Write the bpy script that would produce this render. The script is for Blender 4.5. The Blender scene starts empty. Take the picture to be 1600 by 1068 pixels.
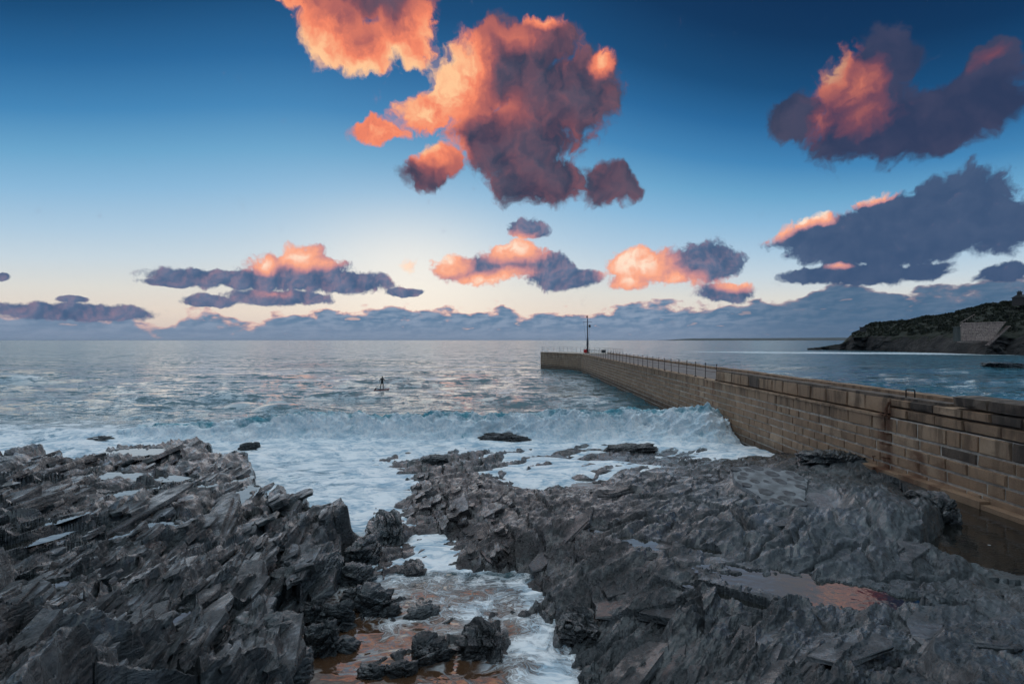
import bpy, math, random
import numpy as np
from mathutils import Vector, Matrix, Euler
R = math.radians
SC = bpy.context.scene
COL = SC.collection
random.seed(7)

# ------------------------------------------------------------------ camera
H = 6.5                      # eye height above the sea, metres
F = 800.0                    # focal length in photo pixels (18 mm on 36 mm)
HOR = 531.0
cam = bpy.data.cameras.new('camera'); cam.lens = 18.0; cam.sensor_width = 36.0
cam.clip_start = 0.1; cam.clip_end = 60000
camo = bpy.data.objects.new('camera', cam); COL.objects.link(camo)
camo.location = (0, 0, H); camo.rotation_euler = (R(90 - 0.21), 0, 0)
SC.camera = camo

SC.view_settings.view_transform = 'Standard'; SC.view_settings.look = 'None'
SC.view_settings.exposure = 0.0; SC.view_settings.gamma = 1.0
SC.view_settings.use_curve_mapping = False
SC.render.engine = 'CYCLES'
SC.cycles.use_adaptive_sampling = True; SC.cycles.adaptive_threshold = 0.012; SC.cycles.adaptive_min_samples = 20
SC.cycles.use_denoising = True
SC.cycles.max_bounces = 5; SC.cycles.diffuse_bounces = 3; SC.cycles.glossy_bounces = 3
SC.cycles.transmission_bounces = 2; SC.cycles.volume_bounces = 0; SC.cycles.transparent_max_bounces = 6
SC.cycles.caustics_reflective = False; SC.cycles.caustics_refractive = False

SUN_AZ, SUN_EL = -11.0, 9.0  # degrees; the sun stands low beyond the cloud bank, ahead and slightly left

# ------------------------------------------------------------------ node helper
class NT:
    def __init__(s, tree):
        s.t = tree; s.n = tree.nodes; s.l = tree.links
    def node(s, typ, ins=None, **props):
        n = s.n.new(typ)
        for k, v in props.items(): setattr(n, k, v)
        for k, v in (ins or {}).items(): s.put(n.inputs[k], v)
        return n
    def put(s, sock, v):
        if isinstance(v, bpy.types.NodeSocket): s.l.new(v, sock)
        elif isinstance(v, (tuple, list)) and len(v) == 3 and sock.type == 'RGBA': sock.default_value = (*v, 1)
        else: sock.default_value = v
    def m(s, op, a, b=None, c=None, clamp=False):
        n = s.n.new('ShaderNodeMath'); n.operation = op; n.use_clamp = clamp
        s.put(n.inputs[0], a)
        if b is not None: s.put(n.inputs[1], b)
        if c is not None: s.put(n.inputs[2], c)
        return n.outputs[0]
    def v(s, op, a, b=None):
        n = s.n.new('ShaderNodeVectorMath'); n.operation = op
        s.put(n.inputs[0], a)
        if b is not None: s.put(n.inputs[1], b)
        return n.outputs[0]
    def rng(s, v, a, b, c=0.0, d=1.0, smooth=True):
        n = s.n.new('ShaderNodeMapRange'); n.interpolation_type = 'SMOOTHSTEP' if smooth else 'LINEAR'
        n.clamp = True
        s.put(n.inputs[0], v)
        for i, q in enumerate((a, b, c, d)): s.put(n.inputs[i + 1], q)
        return n.outputs[0]
    def mix(s, f, a, b, mode='MIX'):
        n = s.n.new('ShaderNodeMix'); n.data_type = 'RGBA'; n.blend_type = mode; n.clamp_factor = True
        s.put(n.inputs[0], f); s.put(n.inputs[6], a); s.put(n.inputs[7], b)
        return n.outputs[2]
    def noise(s, vec, scale, detail=4, rough=0.5, dist=0.0, dims='3D', lac=2.0, col=False):
        n = s.n.new('ShaderNodeTexNoise'); n.noise_dimensions = dims
        s.put(n.inputs['Vector'], vec)
        for k, q in (('Scale', scale), ('Detail', detail), ('Roughness', rough), ('Distortion', dist), ('Lacunarity', lac)):
            n.inputs[k].default_value = q
        return n.outputs['Color' if col else 'Fac']
    def ramp(s, f, stops, interp='LINEAR'):
        n = s.n.new('ShaderNodeValToRGB'); n.color_ramp.interpolation = interp
        e = n.color_ramp.elements
        while len(e) > 1: e.remove(e[-1])
        e[0].position = stops[0][0]; e[0].color = (*stops[0][1], 1)
        for p, c in stops[1:]:
            q = e.new(p); q.color = (*c, 1)
        s.put(n.inputs[0], f)
        return n.outputs[0]

def lin(r, g, b):
    f = lambda c: (c / 255 / 12.92) if c / 255 <= 0.04045 else ((c / 255 + 0.055) / 1.055) ** 2.4
    return (f(r), f(g), f(b))

# ------------------------------------------------------------------ world: dusk sky with clouds, by azimuth and elevation
def ang(px, py):
    X = (px - 800) / F; Z = (HOR - py) / F
    return math.degrees(math.atan2(X, 1)), math.degrees(math.atan2(Z, math.hypot(1, X)))

def build_world():
    w = bpy.data.worlds.new('World'); SC.world = w; w.use_nodes = True
    w.cycles.sampling_method = 'NONE'
    T = NT(w.node_tree); T.n.clear()
    out = T.node('ShaderNodeOutputWorld')
    tc = T.node('ShaderNodeTexCoord')
    d = T.v('NORMALIZE', tc.outputs['Generated'])
    sp = T.node('ShaderNodeSeparateXYZ', {0: d})
    x, y, z = sp.outputs
    az = T.m('MULTIPLY', T.m('ARCTAN2', x, y), 57.29578)
    el = T.m('MULTIPLY', T.m('ARCSINE', z), 57.29578)
    P = T.node('ShaderNodeCombineXYZ', {0: az, 1: el}).outputs[0]
    daz = T.m('ABSOLUTE', T.m('SUBTRACT', az, SUN_AZ))
    # ---- clear sky
    fac = T.rng(daz, 8, 58, 1.0, 1.55)
    ele = T.m('MULTIPLY', T.m('MAXIMUM', el, 0.0), fac)
    K = 45.0
    st = [(0, (208, 190, 186)), (3.0, (230, 216, 204)), (5.5, (224, 222, 216)), (8.5, (202, 217, 227)), (11.5, (176, 205, 227)), (15.5, (140, 187, 221)),
          (19, (108, 168, 208)), (23, (68, 136, 187)), (27.5, (40, 105, 158)), (32, (22, 77, 124)), (38, (12, 54, 95)), (45, (9, 42, 80))]
    clear = T.ramp(T.m('DIVIDE', ele, K), [(a / K, lin(*c)) for a, c in st])
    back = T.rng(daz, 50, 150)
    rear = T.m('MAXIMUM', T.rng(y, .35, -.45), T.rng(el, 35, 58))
    clear = T.mix(rear, clear, T.mix(T.rng(el, 5, 55), lin(98, 130, 160), lin(214, 240, 254)))  # sky overhead and behind brightened as added fill for the foreground
    g = T.m('ADD', T.m('POWER', T.m('DIVIDE', T.m('SUBTRACT', az, SUN_AZ), 11.0), 2.0), T.m('POWER', T.m('DIVIDE', T.m('SUBTRACT', el, 7.0), 6.5), 2.0))
    glow = T.m('EXPONENT', T.m('MULTIPLY', g, -1.0))
    clear = T.mix(T.m('MULTIPLY', glow, 0.6), clear, lin(255, 246, 234))
    nis = T.node('ShaderNodeTexSky', sky_type='NISHITA', sun_disc=False, sun_elevation=R(SUN_EL), sun_rotation=R(SUN_AZ), air_density=1.0, dust_density=0.6, ozone_density=3.0)
    clear = T.mix(0.06, clear, T.v('SCALE', nis.outputs[0], None) if False else T.mix(1.0, nis.outputs[0], (0.06, 0.06, 0.06), 'MULTIPLY'))
    # ---- domain warp
    w1 = T.noise(P, 0.16, 2, 0.5, dims='2D', col=True)
    w2 = T.noise(P, 0.55, 6, 0.56, dims='2D', col=True)
    off = T.v('ADD', T.v('MULTIPLY', T.v('SUBTRACT', w1, (0.5, 0.5, 0.5)), (3.6, 2.6, 0)), T.v('MULTIPLY', T.v('SUBTRACT', w2, (0.5, 0.5, 0.5)), (2.0, 1.7, 0)))
    # low clouds are far away, so their billows look smaller
    ws = T.rng(el, 3, 22, 0.32, 1.0)
    off = T.v('MULTIPLY', off, T.node('ShaderNodeCombineXYZ', {0: ws, 1: ws}).outputs[0])
    Q = T.v('ADD', P, off)
    def blobs(lst, vec, k=0.12, gs=1.0):
        acc = None
        for b in lst:
            px, py, rx, ry = b[:4]; rot = b[4] if len(b) > 4 else 0; wt = b[5] if len(b) > 5 else 1.0
            a, e = ang(px, py)
            sx = math.degrees(math.cos(R(a)) ** 2 / F); sy = math.degrees(math.cos(R(e)) ** 2 * math.cos(R(a)) / F)
            mp = T.node('ShaderNodeMapping', {0: vec}, vector_type='TEXTURE')
            mp.inputs['Location'].default_value = (a, e, 0)
            mp.inputs['Rotation'].default_value = (0, 0, R(rot))
            mp.inputs['Scale'].default_value = (rx * sx * gs, ry * sy * gs, 1)
            gr = T.node('ShaderNodeTexGradient', {0: mp.outputs[0]}, gradient_type='SPHERICAL')
            val = gr.outputs['Fac']
            if wt != 1.0: val = T.m('MULTIPLY', val, wt)
            acc = val if acc is None else T.m('SMOOTH_MAX', acc, val, k)
        return acc
    hi = [(575, -25, 165, 118), (520, 45, 90, 88), (630, 50, 78, 88), (575, 78, 90, 64), (640, 65, 48, 70), (465, 0, 70, 40),
          (735, 135, 112, 105), (790, 95, 115, 98), (845, 68, 100, 70), (855, 165, 150, 140), (905, 140, 108, 98), (800, 215, 155, 105), (668, 172, 85, 60, 20), (845, 282, 110, 70),
          (680, 262, 95, 45, 25), (950, 288, 75, 55), (595, 207, 75, 34),
          (1235, 185, 80, 55), (1305, 180, 70, 55), (1330, 150, 110, 100), (1385, 95, 85, 95), (1360, 195, 175, 85), (1460, 195, 180, 75, 12), (1545, 155, 100, 95), (1545, 100, 60, 50)]
    mid = [(1440, 342, 225, 84), (1490, 305, 140, 60), (1300, 374, 150, 58), (1400, 385, 230, 54), (1560, 355, 110, 72), (1355, 427, 120, 32), (1275, 430, 80, 20), (1440, 424, 85, 24), (1572, 428, 80, 26), (1660, 345, 90, 60),
           (465, 428, 140, 46), (478, 408, 72, 44), (540, 440, 125, 28), (310, 434, 130, 24), (385, 438, 100, 26), (440, 464, 130, 20), (330, 470, 75, 16), (265, 443, 70, 9),
           (738, 424, 95, 36), (808, 405, 82, 44), (855, 420, 66, 48), (890, 438, 82, 24), (820, 359, 46, 26), (632, 457, 58, 10), (642, 418, 26, 20, 0, .55),
           (1005, 415, 90, 46), (1060, 420, 90, 44), (1112, 408, 82, 50), (1132, 456, 72, 25), (985, 442, 60, 20),
           (3, 433, 26, 10), (115, 468, 46, 9), (120, 487, 230, 22)]
    S1 = blobs(hi, Q, .12, .90); S2 = blobs(mid, Q, .12, .92)
    f1 = T.noise(Q, 0.30, 7, 0.5, dims='2D')
    f2 = T.noise(Q, 0.6, 7, 0.5, dims='2D')
    D1 = T.m('ADD', S1, T.m('MULTIPLY', T.m('SUBTRACT', f1, 0.5), 0.55))
    D2 = T.m('ADD', S2, T.m('MULTIPLY', T.m('SUBTRACT', f2, 0.5), 0.62))
    f3 = T.noise(Q, 1.3, 6, 0.52, 0.0, dims='2D')
    D1 = T.m('ADD', D1, T.m('MULTIPLY', T.m('SUBTRACT', f3, .5), .24)); D2 = T.m('ADD', D2, T.m('MULTIPLY', T.m('SUBTRACT', T.noise(Q, 2.6, 5, .52, 0.0, dims='2D'), .5), .20))
    A1 = T.m('MULTIPLY', T.rng(D1, 0.20, 0.44), T.rng(S1, 0.02, 0.16))
    A2 = T.m('MULTIPLY', T.rng(D2, 0.21, 0.43), T.rng(S2, 0.02, 0.16))
    # relief seen from the sun's side (sun low, ahead-left)
    Qs1 = T.v('ADD', Q, (-0.75, -0.1, 0)); Qs2 = T.v('ADD', Q, (-0.25, 0.2, 0))
    r1 = T.m('SUBTRACT', f1, T.noise(Qs1, 0.30, 6, 0.45, dims='2D'))
    r2 = T.m('SUBTRACT', f2, T.noise(Qs2, 0.6, 5, 0.45, dims='2D'))
    lit1 = [(505, 75, 130, 100, 0, 1.0), (560, 110, 100, 70, 0, 1.1), (625, 95, 90, 80, 0, 1.0), (455, 10, 80, 60, 0, .7), (660, 60, 60, 80, 0, .8),
            (700, 125, 95, 115, 0, 1.2), (725, 105, 85, 70, 20, 1.0), (660, 175, 80, 55, 0, 1.15), (800, 60, 110, 40, 0, .45), (850, 35, 60, 28, 0, .7), (942, 98, 26, 30, 0, .9), (680, 240, 80, 50, 0, .85), (595, 207, 80, 40, 0, .9), (800, 175, 110, 60, 0, .3), (570, -5, 120, 40, 0, .2),
            (1298, 115, 48, 80, -35, .95), (1330, 140, 75, 56, 0, .85), (1350, 182, 90, 52, 0, .55), (1275, 190, 44, 52, 0, .45), (1545, 98, 40, 34, 0, .42), (1390, 140, 70, 90, 0, .12)]
    lit2 = [(1268, 340, 110, 26, 24, 1.3), (1345, 308, 100, 22, 18, 1.2), (465, 398, 70, 34, 0, 1.1), (410, 412, 50, 24, 0, .9), (505, 408, 50, 22, 0, .6), (430, 458, 60, 12, 0, .3),
            (800, 388, 80, 34, 0, 1.0), (760, 437, 100, 22, 12, 1.0), (700, 412, 50, 42, 0, 1.0), (642, 418, 50, 40, 0, 1.3),
            (995, 412, 90, 60, 0, 1.2), (1050, 440, 70, 30, 0, .8), (1150, 443, 60, 18, 0, .9), (985, 442, 70, 30, 0, .9), (1310, 417, 34, 9, 0, .6)]
    L1 = T.m('ADD', T.m('MULTIPLY', T.m('MULTIPLY', blobs(lit1, Q, .15, 1.0), T.rng(f3, .25, .75, .86, 1.12)), 1.2), T.m('MULTIPLY', r1, 0.38))
    L2 = T.m('ADD', T.m('MULTIPLY', T.m('MULTIPLY', blobs(lit2, Q, .15, .95), T.rng(f2, .3, .7, .8, 1.15)), 1.15), T.m('MULTIPLY', r2, 0.35))
    L1 = T.m('SUBTRACT', L1, T.rng(az, 15, 28, 0, .14)); L2 = T.m('SUBTRACT', L2, T.rng(az, 20, 30, 0, .10))
    # thin edges glow a little more than thick cores
    thin1 = T.rng(D1, 0.3, 0.75, 0.22, -0.06)
    L1 = T.m('ADD', L1, T.m('MULTIPLY', thin1, T.rng(L1, 0.05, 0.4)))
    shade1 = T.mix(T.rng(f1, 0.25, 0.75), lin(50, 62, 86), lin(84, 82, 102))
    shade1 = T.mix(T.rng(az, 18, 36, 0, .6), shade1, lin(44, 60, 96))
    c1 = T.mix(T.rng(L1, 0.02, 0.46), shade1, lin(158, 92, 97))
    c1 = T.mix(T.rng(L1, 0.26, 0.86), c1, lin(246, 138, 106))
    c1 = T.mix(T.rng(L1, 0.72, 1.3), c1, lin(255, 200, 152))
    c1 = T.mix(T.m('MULTIPLY', T.rng(az, 16, 30, 0, .45), T.rng(L1, .02, .25)), c1, lin(80, 60, 88))
    shade2 = T.mix(T.rng(f2, 0.22, 0.78), lin(70, 96, 130), lin(102, 120, 150))
    shade2 = T.mix(T.rng(az, 18, 34, 0, .75), shade2, lin(58, 80, 114))
    c2 = T.mix(T.rng(L2, 0.04, 0.42), shade2, lin(196, 140, 146))
    c2 = T.mix(T.rng(L2, 0.28, 0.8), c2, lin(252, 172, 140))
    c2 = T.mix(T.rng(L2, 0.7, 1.25), c2, lin(255, 226, 202))
    # ---- the far cloud bank along the horizon
    fc = T.node('ShaderNodeFloatCurve')
    cu = fc.mapping.curves[0]
    prof = [(-60, 3.0), (-45, 2.6), (-38, 2.6), (-34, 1.6), (-32, 2.9), (-28, 1.9), (-24, 2.6), (-20, 3.4), (-14, 3.5), (-8, 3.5), (-3, 3.6), (2, 3.3), (6, 3.4), (9, 3.1), (14, 4.5), (20, 3.7), (24, 4.0), (29, 4.2), (33, 5.2), (36, 4.4), (40, 4.5), (45, 4.8), (60, 5.0)]
    pts = [((a + 60) / 120, e / 8) for a, e in prof]
    cu.points[0].location = pts[0]; cu.points[1].location = pts[-1]
    for p in pts[1:-1]: cu.points.new(*p)
    fc.mapping.update()
    T.put(fc.inputs['Value'], T.m('DIVIDE', T.m('ADD', az, 60.0), 120.0, clamp=True))
    top = T.m('MULTIPLY', fc.outputs[0], 8.0)
    Pb = T.v('MULTIPLY', T.v('ADD', P, T.v('MULTIPLY', off, (0.7, 0.35, 0))), (.62, 1.25, 1))
    nb = T.m('ADD', T.m('MULTIPLY', T.noise(Pb, 0.62, 7, 0.5, dims='2D'), .75), T.m('MULTIPLY', T.noise(T.v('MULTIPLY', Pb, (1, .2, 1)), 0.16, 2, 0.5, dims='2D'), .25))
    bd = T.m('ADD', T.m('SUBTRACT', top, el), T.m('MULTIPLY', T.m('SUBTRACT', nb, 0.5), 4.6))
    AB = T.rng(bd, -0.05, 0.45)
    nb2 = T.noise(T.v('ADD', T.v('MULTIPLY', Pb, (1, 1.6, 1)), (13, 5, 0)), 0.7, 6, 0.5, dims='2D')
    nb3 = T.noise(T.v('ADD', T.v('MULTIPLY', Pb, (1, 1.6, 1)), (13.22, 4.65, 0)), 0.7, 5, 0.5, dims='2D')
    rb = T.m('MULTIPLY', T.m('SUBTRACT', nb2, nb3), 0.9)
    bank = T.mix(T.rng(T.m('ADD', nb2, rb), 0.25, 0.8), lin(98, 128, 158), lin(136, 154, 178))
    bank = T.mix(T.rng(el, 0.0, 2.6, .85, 0.0), bank, lin(128, 144, 168))
    bank = T.mix(T.rng(az, 14, 34, 0, .72), bank, lin(66, 96, 126))
    holes = T.m('MULTIPLY', T.rng(nb2, 0.24, 0.33, .55, 0), T.rng(daz, 12, 42, 1, .35))
    bank = T.mix(T.m('MULTIPLY', holes, T.rng(el, .2, 1.2)), bank, lin(236, 190, 172))
    rim = T.m('MULTIPLY', T.rng(bd, 0.10, 0.75, 1, 0), T.rng(daz, 10, 50, .75, .2))
    bank = T.mix(rim, bank, lin(250, 186, 166))
    # ---- combine
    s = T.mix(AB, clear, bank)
    s = T.mix(A2, s, c2)
    s = T.mix(A1, s, c1)
    # sky behind and overhead keeps the same broken cloud
    gen = T.noise(d, 2.2, 6, 0.6, 0.6)
    gA = T.m('MULTIPLY', T.rng(gen, 0.54, 0.66, 0, .85), T.m('MAXIMUM', T.rng(T.m('ABSOLUTE', az), 56, 70), T.rng(el, 40, 50)))
    gA = T.m('MULTIPLY', gA, T.rng(el, 0, 6))
    s = T.mix(gA, s, T.mix(T.rng(gen, .6, .75), lin(172, 120, 128), lin(92, 90, 118)))
    s = T.mix(T.rng(el, -2.0, -0.3, 1, 0), s, lin(50, 75, 100))
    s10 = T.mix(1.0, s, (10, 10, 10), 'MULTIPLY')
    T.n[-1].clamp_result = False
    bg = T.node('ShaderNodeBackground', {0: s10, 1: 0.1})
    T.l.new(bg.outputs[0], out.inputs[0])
build_world()

# ------------------------------------------------------------------ soft sun lamp, raised above the low sun and widened to fill the foreground
sun = bpy.data.lights.new('sun', 'SUN'); sun.energy = 0.5; sun.angle = R(85); sun.color = (1.0, 0.95, 0.91)
suno = bpy.data.objects.new('sun', sun); COL.objects.link(suno)
_d = Vector((math.sin(R(SUN_AZ)) * math.cos(R(SUN_EL + 30)), math.cos(R(SUN_AZ)) * math.cos(R(SUN_EL + 30)), math.sin(R(SUN_EL + 30))))
suno.rotation_euler = (-_d).to_track_quat('-Z', 'Y').to_euler()
suno.location = (-20, 60, 60)

# ------------------------------------------------------------------ numpy noise
def h2(ix, iy, seed):
    a = (ix.astype(np.int64) * 374761393 + iy.astype(np.int64) * 668265263 + seed * 1274126177) & 0xFFFFFFFF
    a = ((a ^ (a >> 13)) * 1274126177) & 0xFFFFFFFF
    a = ((a ^ (a >> 16)) * 2246822519) & 0xFFFFFFFF
    a = a ^ (a >> 15)
    return (a & 0xFFFFFF).astype(np.float32) / np.float32(0x1000000)
def vn(x, y, seed=0):
    ix = np.floor(x); iy = np.floor(y); fx = (x - ix).astype(np.float32); fy = (y - iy).astype(np.float32)
    ix = ix.astype(np.int64); iy = iy.astype(np.int64)
    def g(i, j):
        a = h2(ix + i, iy + j, seed) * 6.2831853
        return np.cos(a) * (fx - i) + np.sin(a) * (fy - j)
    u = fx * fx * fx * (fx * (fx * 6 - 15) + 10); v = fy * fy * fy * (fy * (fy * 6 - 15) + 10)
    a = g(0, 0); b = g(1, 0); c = g(0, 1); d = g(1, 1)
    return (a + (b - a) * u + (c - a) * v + (a - b - c + d) * u * v) * 1.4
def fbm(x, y, o=4, seed=0, rough=0.5, lac=2.03):
    t = 0; amp = 1.0; s = 0
    for i in range(o):
        t = t + vn(x, y, seed + i * 17) * amp; s += amp
        x = x * lac + 3.1; y = y * lac - 1.7; amp *= rough
    return t / s
def voro(x, y, seed):
    """nearest cell: random value, offset to its centre, gap between first and second"""
    ix = np.floor(x).astype(np.int64); iy = np.floor(y).astype(np.int64)
    f1 = np.full(x.shape, 9.0, np.float32); f2 = f1.copy(); rv = np.zeros(x.shape, np.float32)
    ox = rv.copy(); oy = rv.copy()
    for i in (-1, 0, 1):
        for j in (-1, 0, 1):
            cx = ix + i; cy = iy + j
            px = cx + h2(cx, cy, seed); py = cy + h2(cx, cy, seed + 7)
            dx = (x - px).astype(np.float32); dy = (y - py).astype(np.float32)
            d = np.sqrt(dx * dx + dy * dy)
            m = d < f1
            f2 = np.where(m, f1, np.minimum(f2, d))
            ox = np.where(m, dx, ox); oy = np.where(m, dy, oy)
            rv = np.where(m, h2(cx, cy, seed + 13), rv)
            f1 = np.where(m, d, f1)
    return rv, ox, oy, f2 - f1
def sstep(a, b, x):
    t = np.clip((x - a) / (b - a), 0, 1); return t * t * (3 - 2 * t)

# ------------------------------------------------------------------ geometry helpers
def at(px, py, z):
    """the point at height z that the photograph shows at px, py"""
    d = F * (H - z) / (py - HOR)
    return ((px - 800) / F * d, d, z)
def mesh_np(name, co, quads, mat=None, smooth=False, attrs=None):
    me = bpy.data.meshes.new(name)
    nv, nq = len(co), len(quads)
    me.vertices.add(nv); me.vertices.foreach_set('co', np.ascontiguousarray(co, np.float32).ravel())
    me.loops.add(nq * 4); me.loops.foreach_set('vertex_index', np.ascontiguousarray(quads, np.int32).ravel())
    me.polygons.add(nq)
    me.polygons.foreach_set('loop_start', np.arange(0, nq * 4, 4, dtype=np.int32))
    me.polygons.foreach_set('loop_total', np.full(nq, 4, np.int32))
    me.polygons.foreach_set('use_smooth', np.full(nq, smooth, bool))
    for k, v in (attrs or {}).items():
        a = me.attributes.new(k, 'FLOAT', 'POINT'); a.data.foreach_set('value', np.ascontiguousarray(v, np.float32).ravel())
    me.update(calc_edges=True); me.validate()
    if mat: me.materials.append(mat)
    return me
def grid_quads(nr, nc, keep=None):
    i = np.arange(nr - 1)[:, None] * nc + np.arange(nc - 1)[None, :]
    q = np.stack([i, i + 1, i + nc + 1, i + nc], -1).reshape(-1, 4)
    if keep is not None: q = q[keep[q].any(1)]
    return q
def compact(co, q, attrs):
    used = np.zeros(len(co), bool); used[q.ravel()] = True
    idx = np.cumsum(used) - 1
    return co[used], idx[q], {k: v[used] for k, v in attrs.items()}
def link(name, me, parent=None, loc=None, rot=None):
    o = bpy.data.objects.new(name, me); COL.objects.link(o)
    if parent: o.parent = parent
    if loc is not None: o.location = loc
    if rot is not None: o.rotation_euler = rot
    return o
def tag(o, label=None, cat=None, group=None, kind=None):
    for k, v in (('label', label), ('category', cat), ('group', group), ('kind', kind)):
        if v: o[k] = v
    return o
def empty(name, loc, label=None, cat=None, group=None, rz=0):
    return tag(link(name, None, None, loc, (0, 0, rz)), label, cat, group)

class MB:
    """collects simple solids, links them as one mesh"""
    def __init__(s): s.v = []; s.f = []
    def add(s, vs, fs):
        k = len(s.v); s.v += [tuple(p) for p in vs]; s.f += [[i + k for i in f] for f in fs]; return s
    def box(s, c, size, rz=0, jit=0):
        hx, hy, hz = (q / 2 for q in size); cz, sz = math.cos(rz), math.sin(rz)
        vs = []
        for dz in (-hz, hz):
            for dx, dy in ((-hx, -hy), (hx, -hy), (hx, hy), (-hx, hy)):
                j = [random.uniform(-jit, jit) for _ in range(3)]
                dx2 = dx + j[0]; dy2 = dy + j[1]
                vs.append((c[0] + dx2 * cz - dy2 * sz, c[1] + dx2 * sz + dy2 * cz, c[2] + dz + j[2]))
        return s.add(vs, [(3, 2, 1, 0), (4, 5, 6, 7), (0, 1, 5, 4), (1, 2, 6, 5), (2, 3, 7, 6), (3, 0, 4, 7)])
    def tube(s, pts, rad, n=8, caps=True):
        pts = [Vector(p) for p in pts]; rad = rad if isinstance(rad, (list, tuple)) else [rad] * len(pts)
        rings = []
        for i, p in enumerate(pts):
            t = (pts[min(i + 1, len(pts) - 1)] - pts[max(i - 1, 0)]).normalized()
            a = Vector((1, 0, 0)) if abs(t.x) < .8 else Vector((0, 1, 0))
            u = t.cross(a).normalized(); w = t.cross(u)
            rings.append([p + (u * math.cos(2 * math.pi * k / n) + w * math.sin(2 * math.pi * k / n)) * rad[i] for k in range(n)])
        vs = [q for r in rings for q in r]; fs = []
        for i in range(len(pts) - 1):
            for k in range(n):
                fs.append((i * n + k, i * n + (k + 1) % n, (i + 1) * n + (k + 1) % n, (i + 1) * n + k))
        if caps: fs += [list(range(n))[::-1], [(len(pts) - 1) * n + k for k in range(n)]]
        return s.add(vs, fs)
    def ball(s, c, r, seg=10, ring=7):
        r = r if isinstance(r, (tuple, list)) else (r, r, r)
        vs = [(c[0], c[1], c[2] - r[2])]
        for i in range(1, ring):
            a = -math.pi / 2 + math.pi * i / ring
            for k in range(seg):
                b = 2 * math.pi * k / seg
                vs.append((c[0] + r[0] * math.cos(a) * math.cos(b), c[1] + r[1] * math.cos(a) * math.sin(b), c[2] + r[2] * math.sin(a)))
        vs.append((c[0], c[1], c[2] + r[2])); fs = []
        for k in range(seg): fs.append((0, 1 + (k + 1) % seg, 1 + k))
        for i in range(ring - 2):
            for k in range(seg):
                a = 1 + i * seg; fs.append((a + k, a + (k + 1) % seg, a + seg + (k + 1) % seg, a + seg + k))
        a = 1 + (ring - 2) * seg
        for k in range(seg): fs.append((a + k, a + (k + 1) % seg, len(vs) - 1))
        return s.add(vs, fs)
    def mesh(s, name, mat, smooth=False):
        me = bpy.data.meshes.new(name); me.from_pydata(s.v, [], s.f)
        if smooth: me.polygons.foreach_set('use_smooth', [True] * len(me.polygons))
        me.materials.append(mat); me.update(); return me
    def build(s, name, mat, parent=None, loc=None, smooth=False):
        return link(name, s.mesh(name, mat, smooth), parent, loc)

# ------------------------------------------------------------------ materials
def material(name):
    m = bpy.data.materials.new(name); m.use_nodes = True
    T = NT(m.node_tree); T.n.clear()
    b = T.node('ShaderNodeBsdfPrincipled'); o = T.node('ShaderNodeOutputMaterial')
    T.l.new(b.outputs[0], o.inputs[0])
    return m, T, b
def bump(T, b, h, dist, strength=1.0):
    n = T.node('ShaderNodeBump', {'Strength': strength, 'Distance': dist, 'Height': h})
    T.l.new(n.outputs[0], b.inputs['Normal'])
def simple(name, col, rough=0.6, metal=0.0, var=0.25, scale=8):
    m, T, b = material(name)
    tc = T.node('ShaderNodeTexCoord')
    n = T.noise(tc.outputs['Object'], scale, 5, 0.6)
    T.put(b.inputs['Base Color'], T.mix(T.rng(n, .3, .7), tuple(c * (1 - var) for c in col), tuple(c * (1 + var) for c in col)))
    b.inputs['Roughness'].default_value = rough; b.inputs['Metallic'].default_value = metal
    bump(T, b, n, 0.01, .4)
    return m

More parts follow.
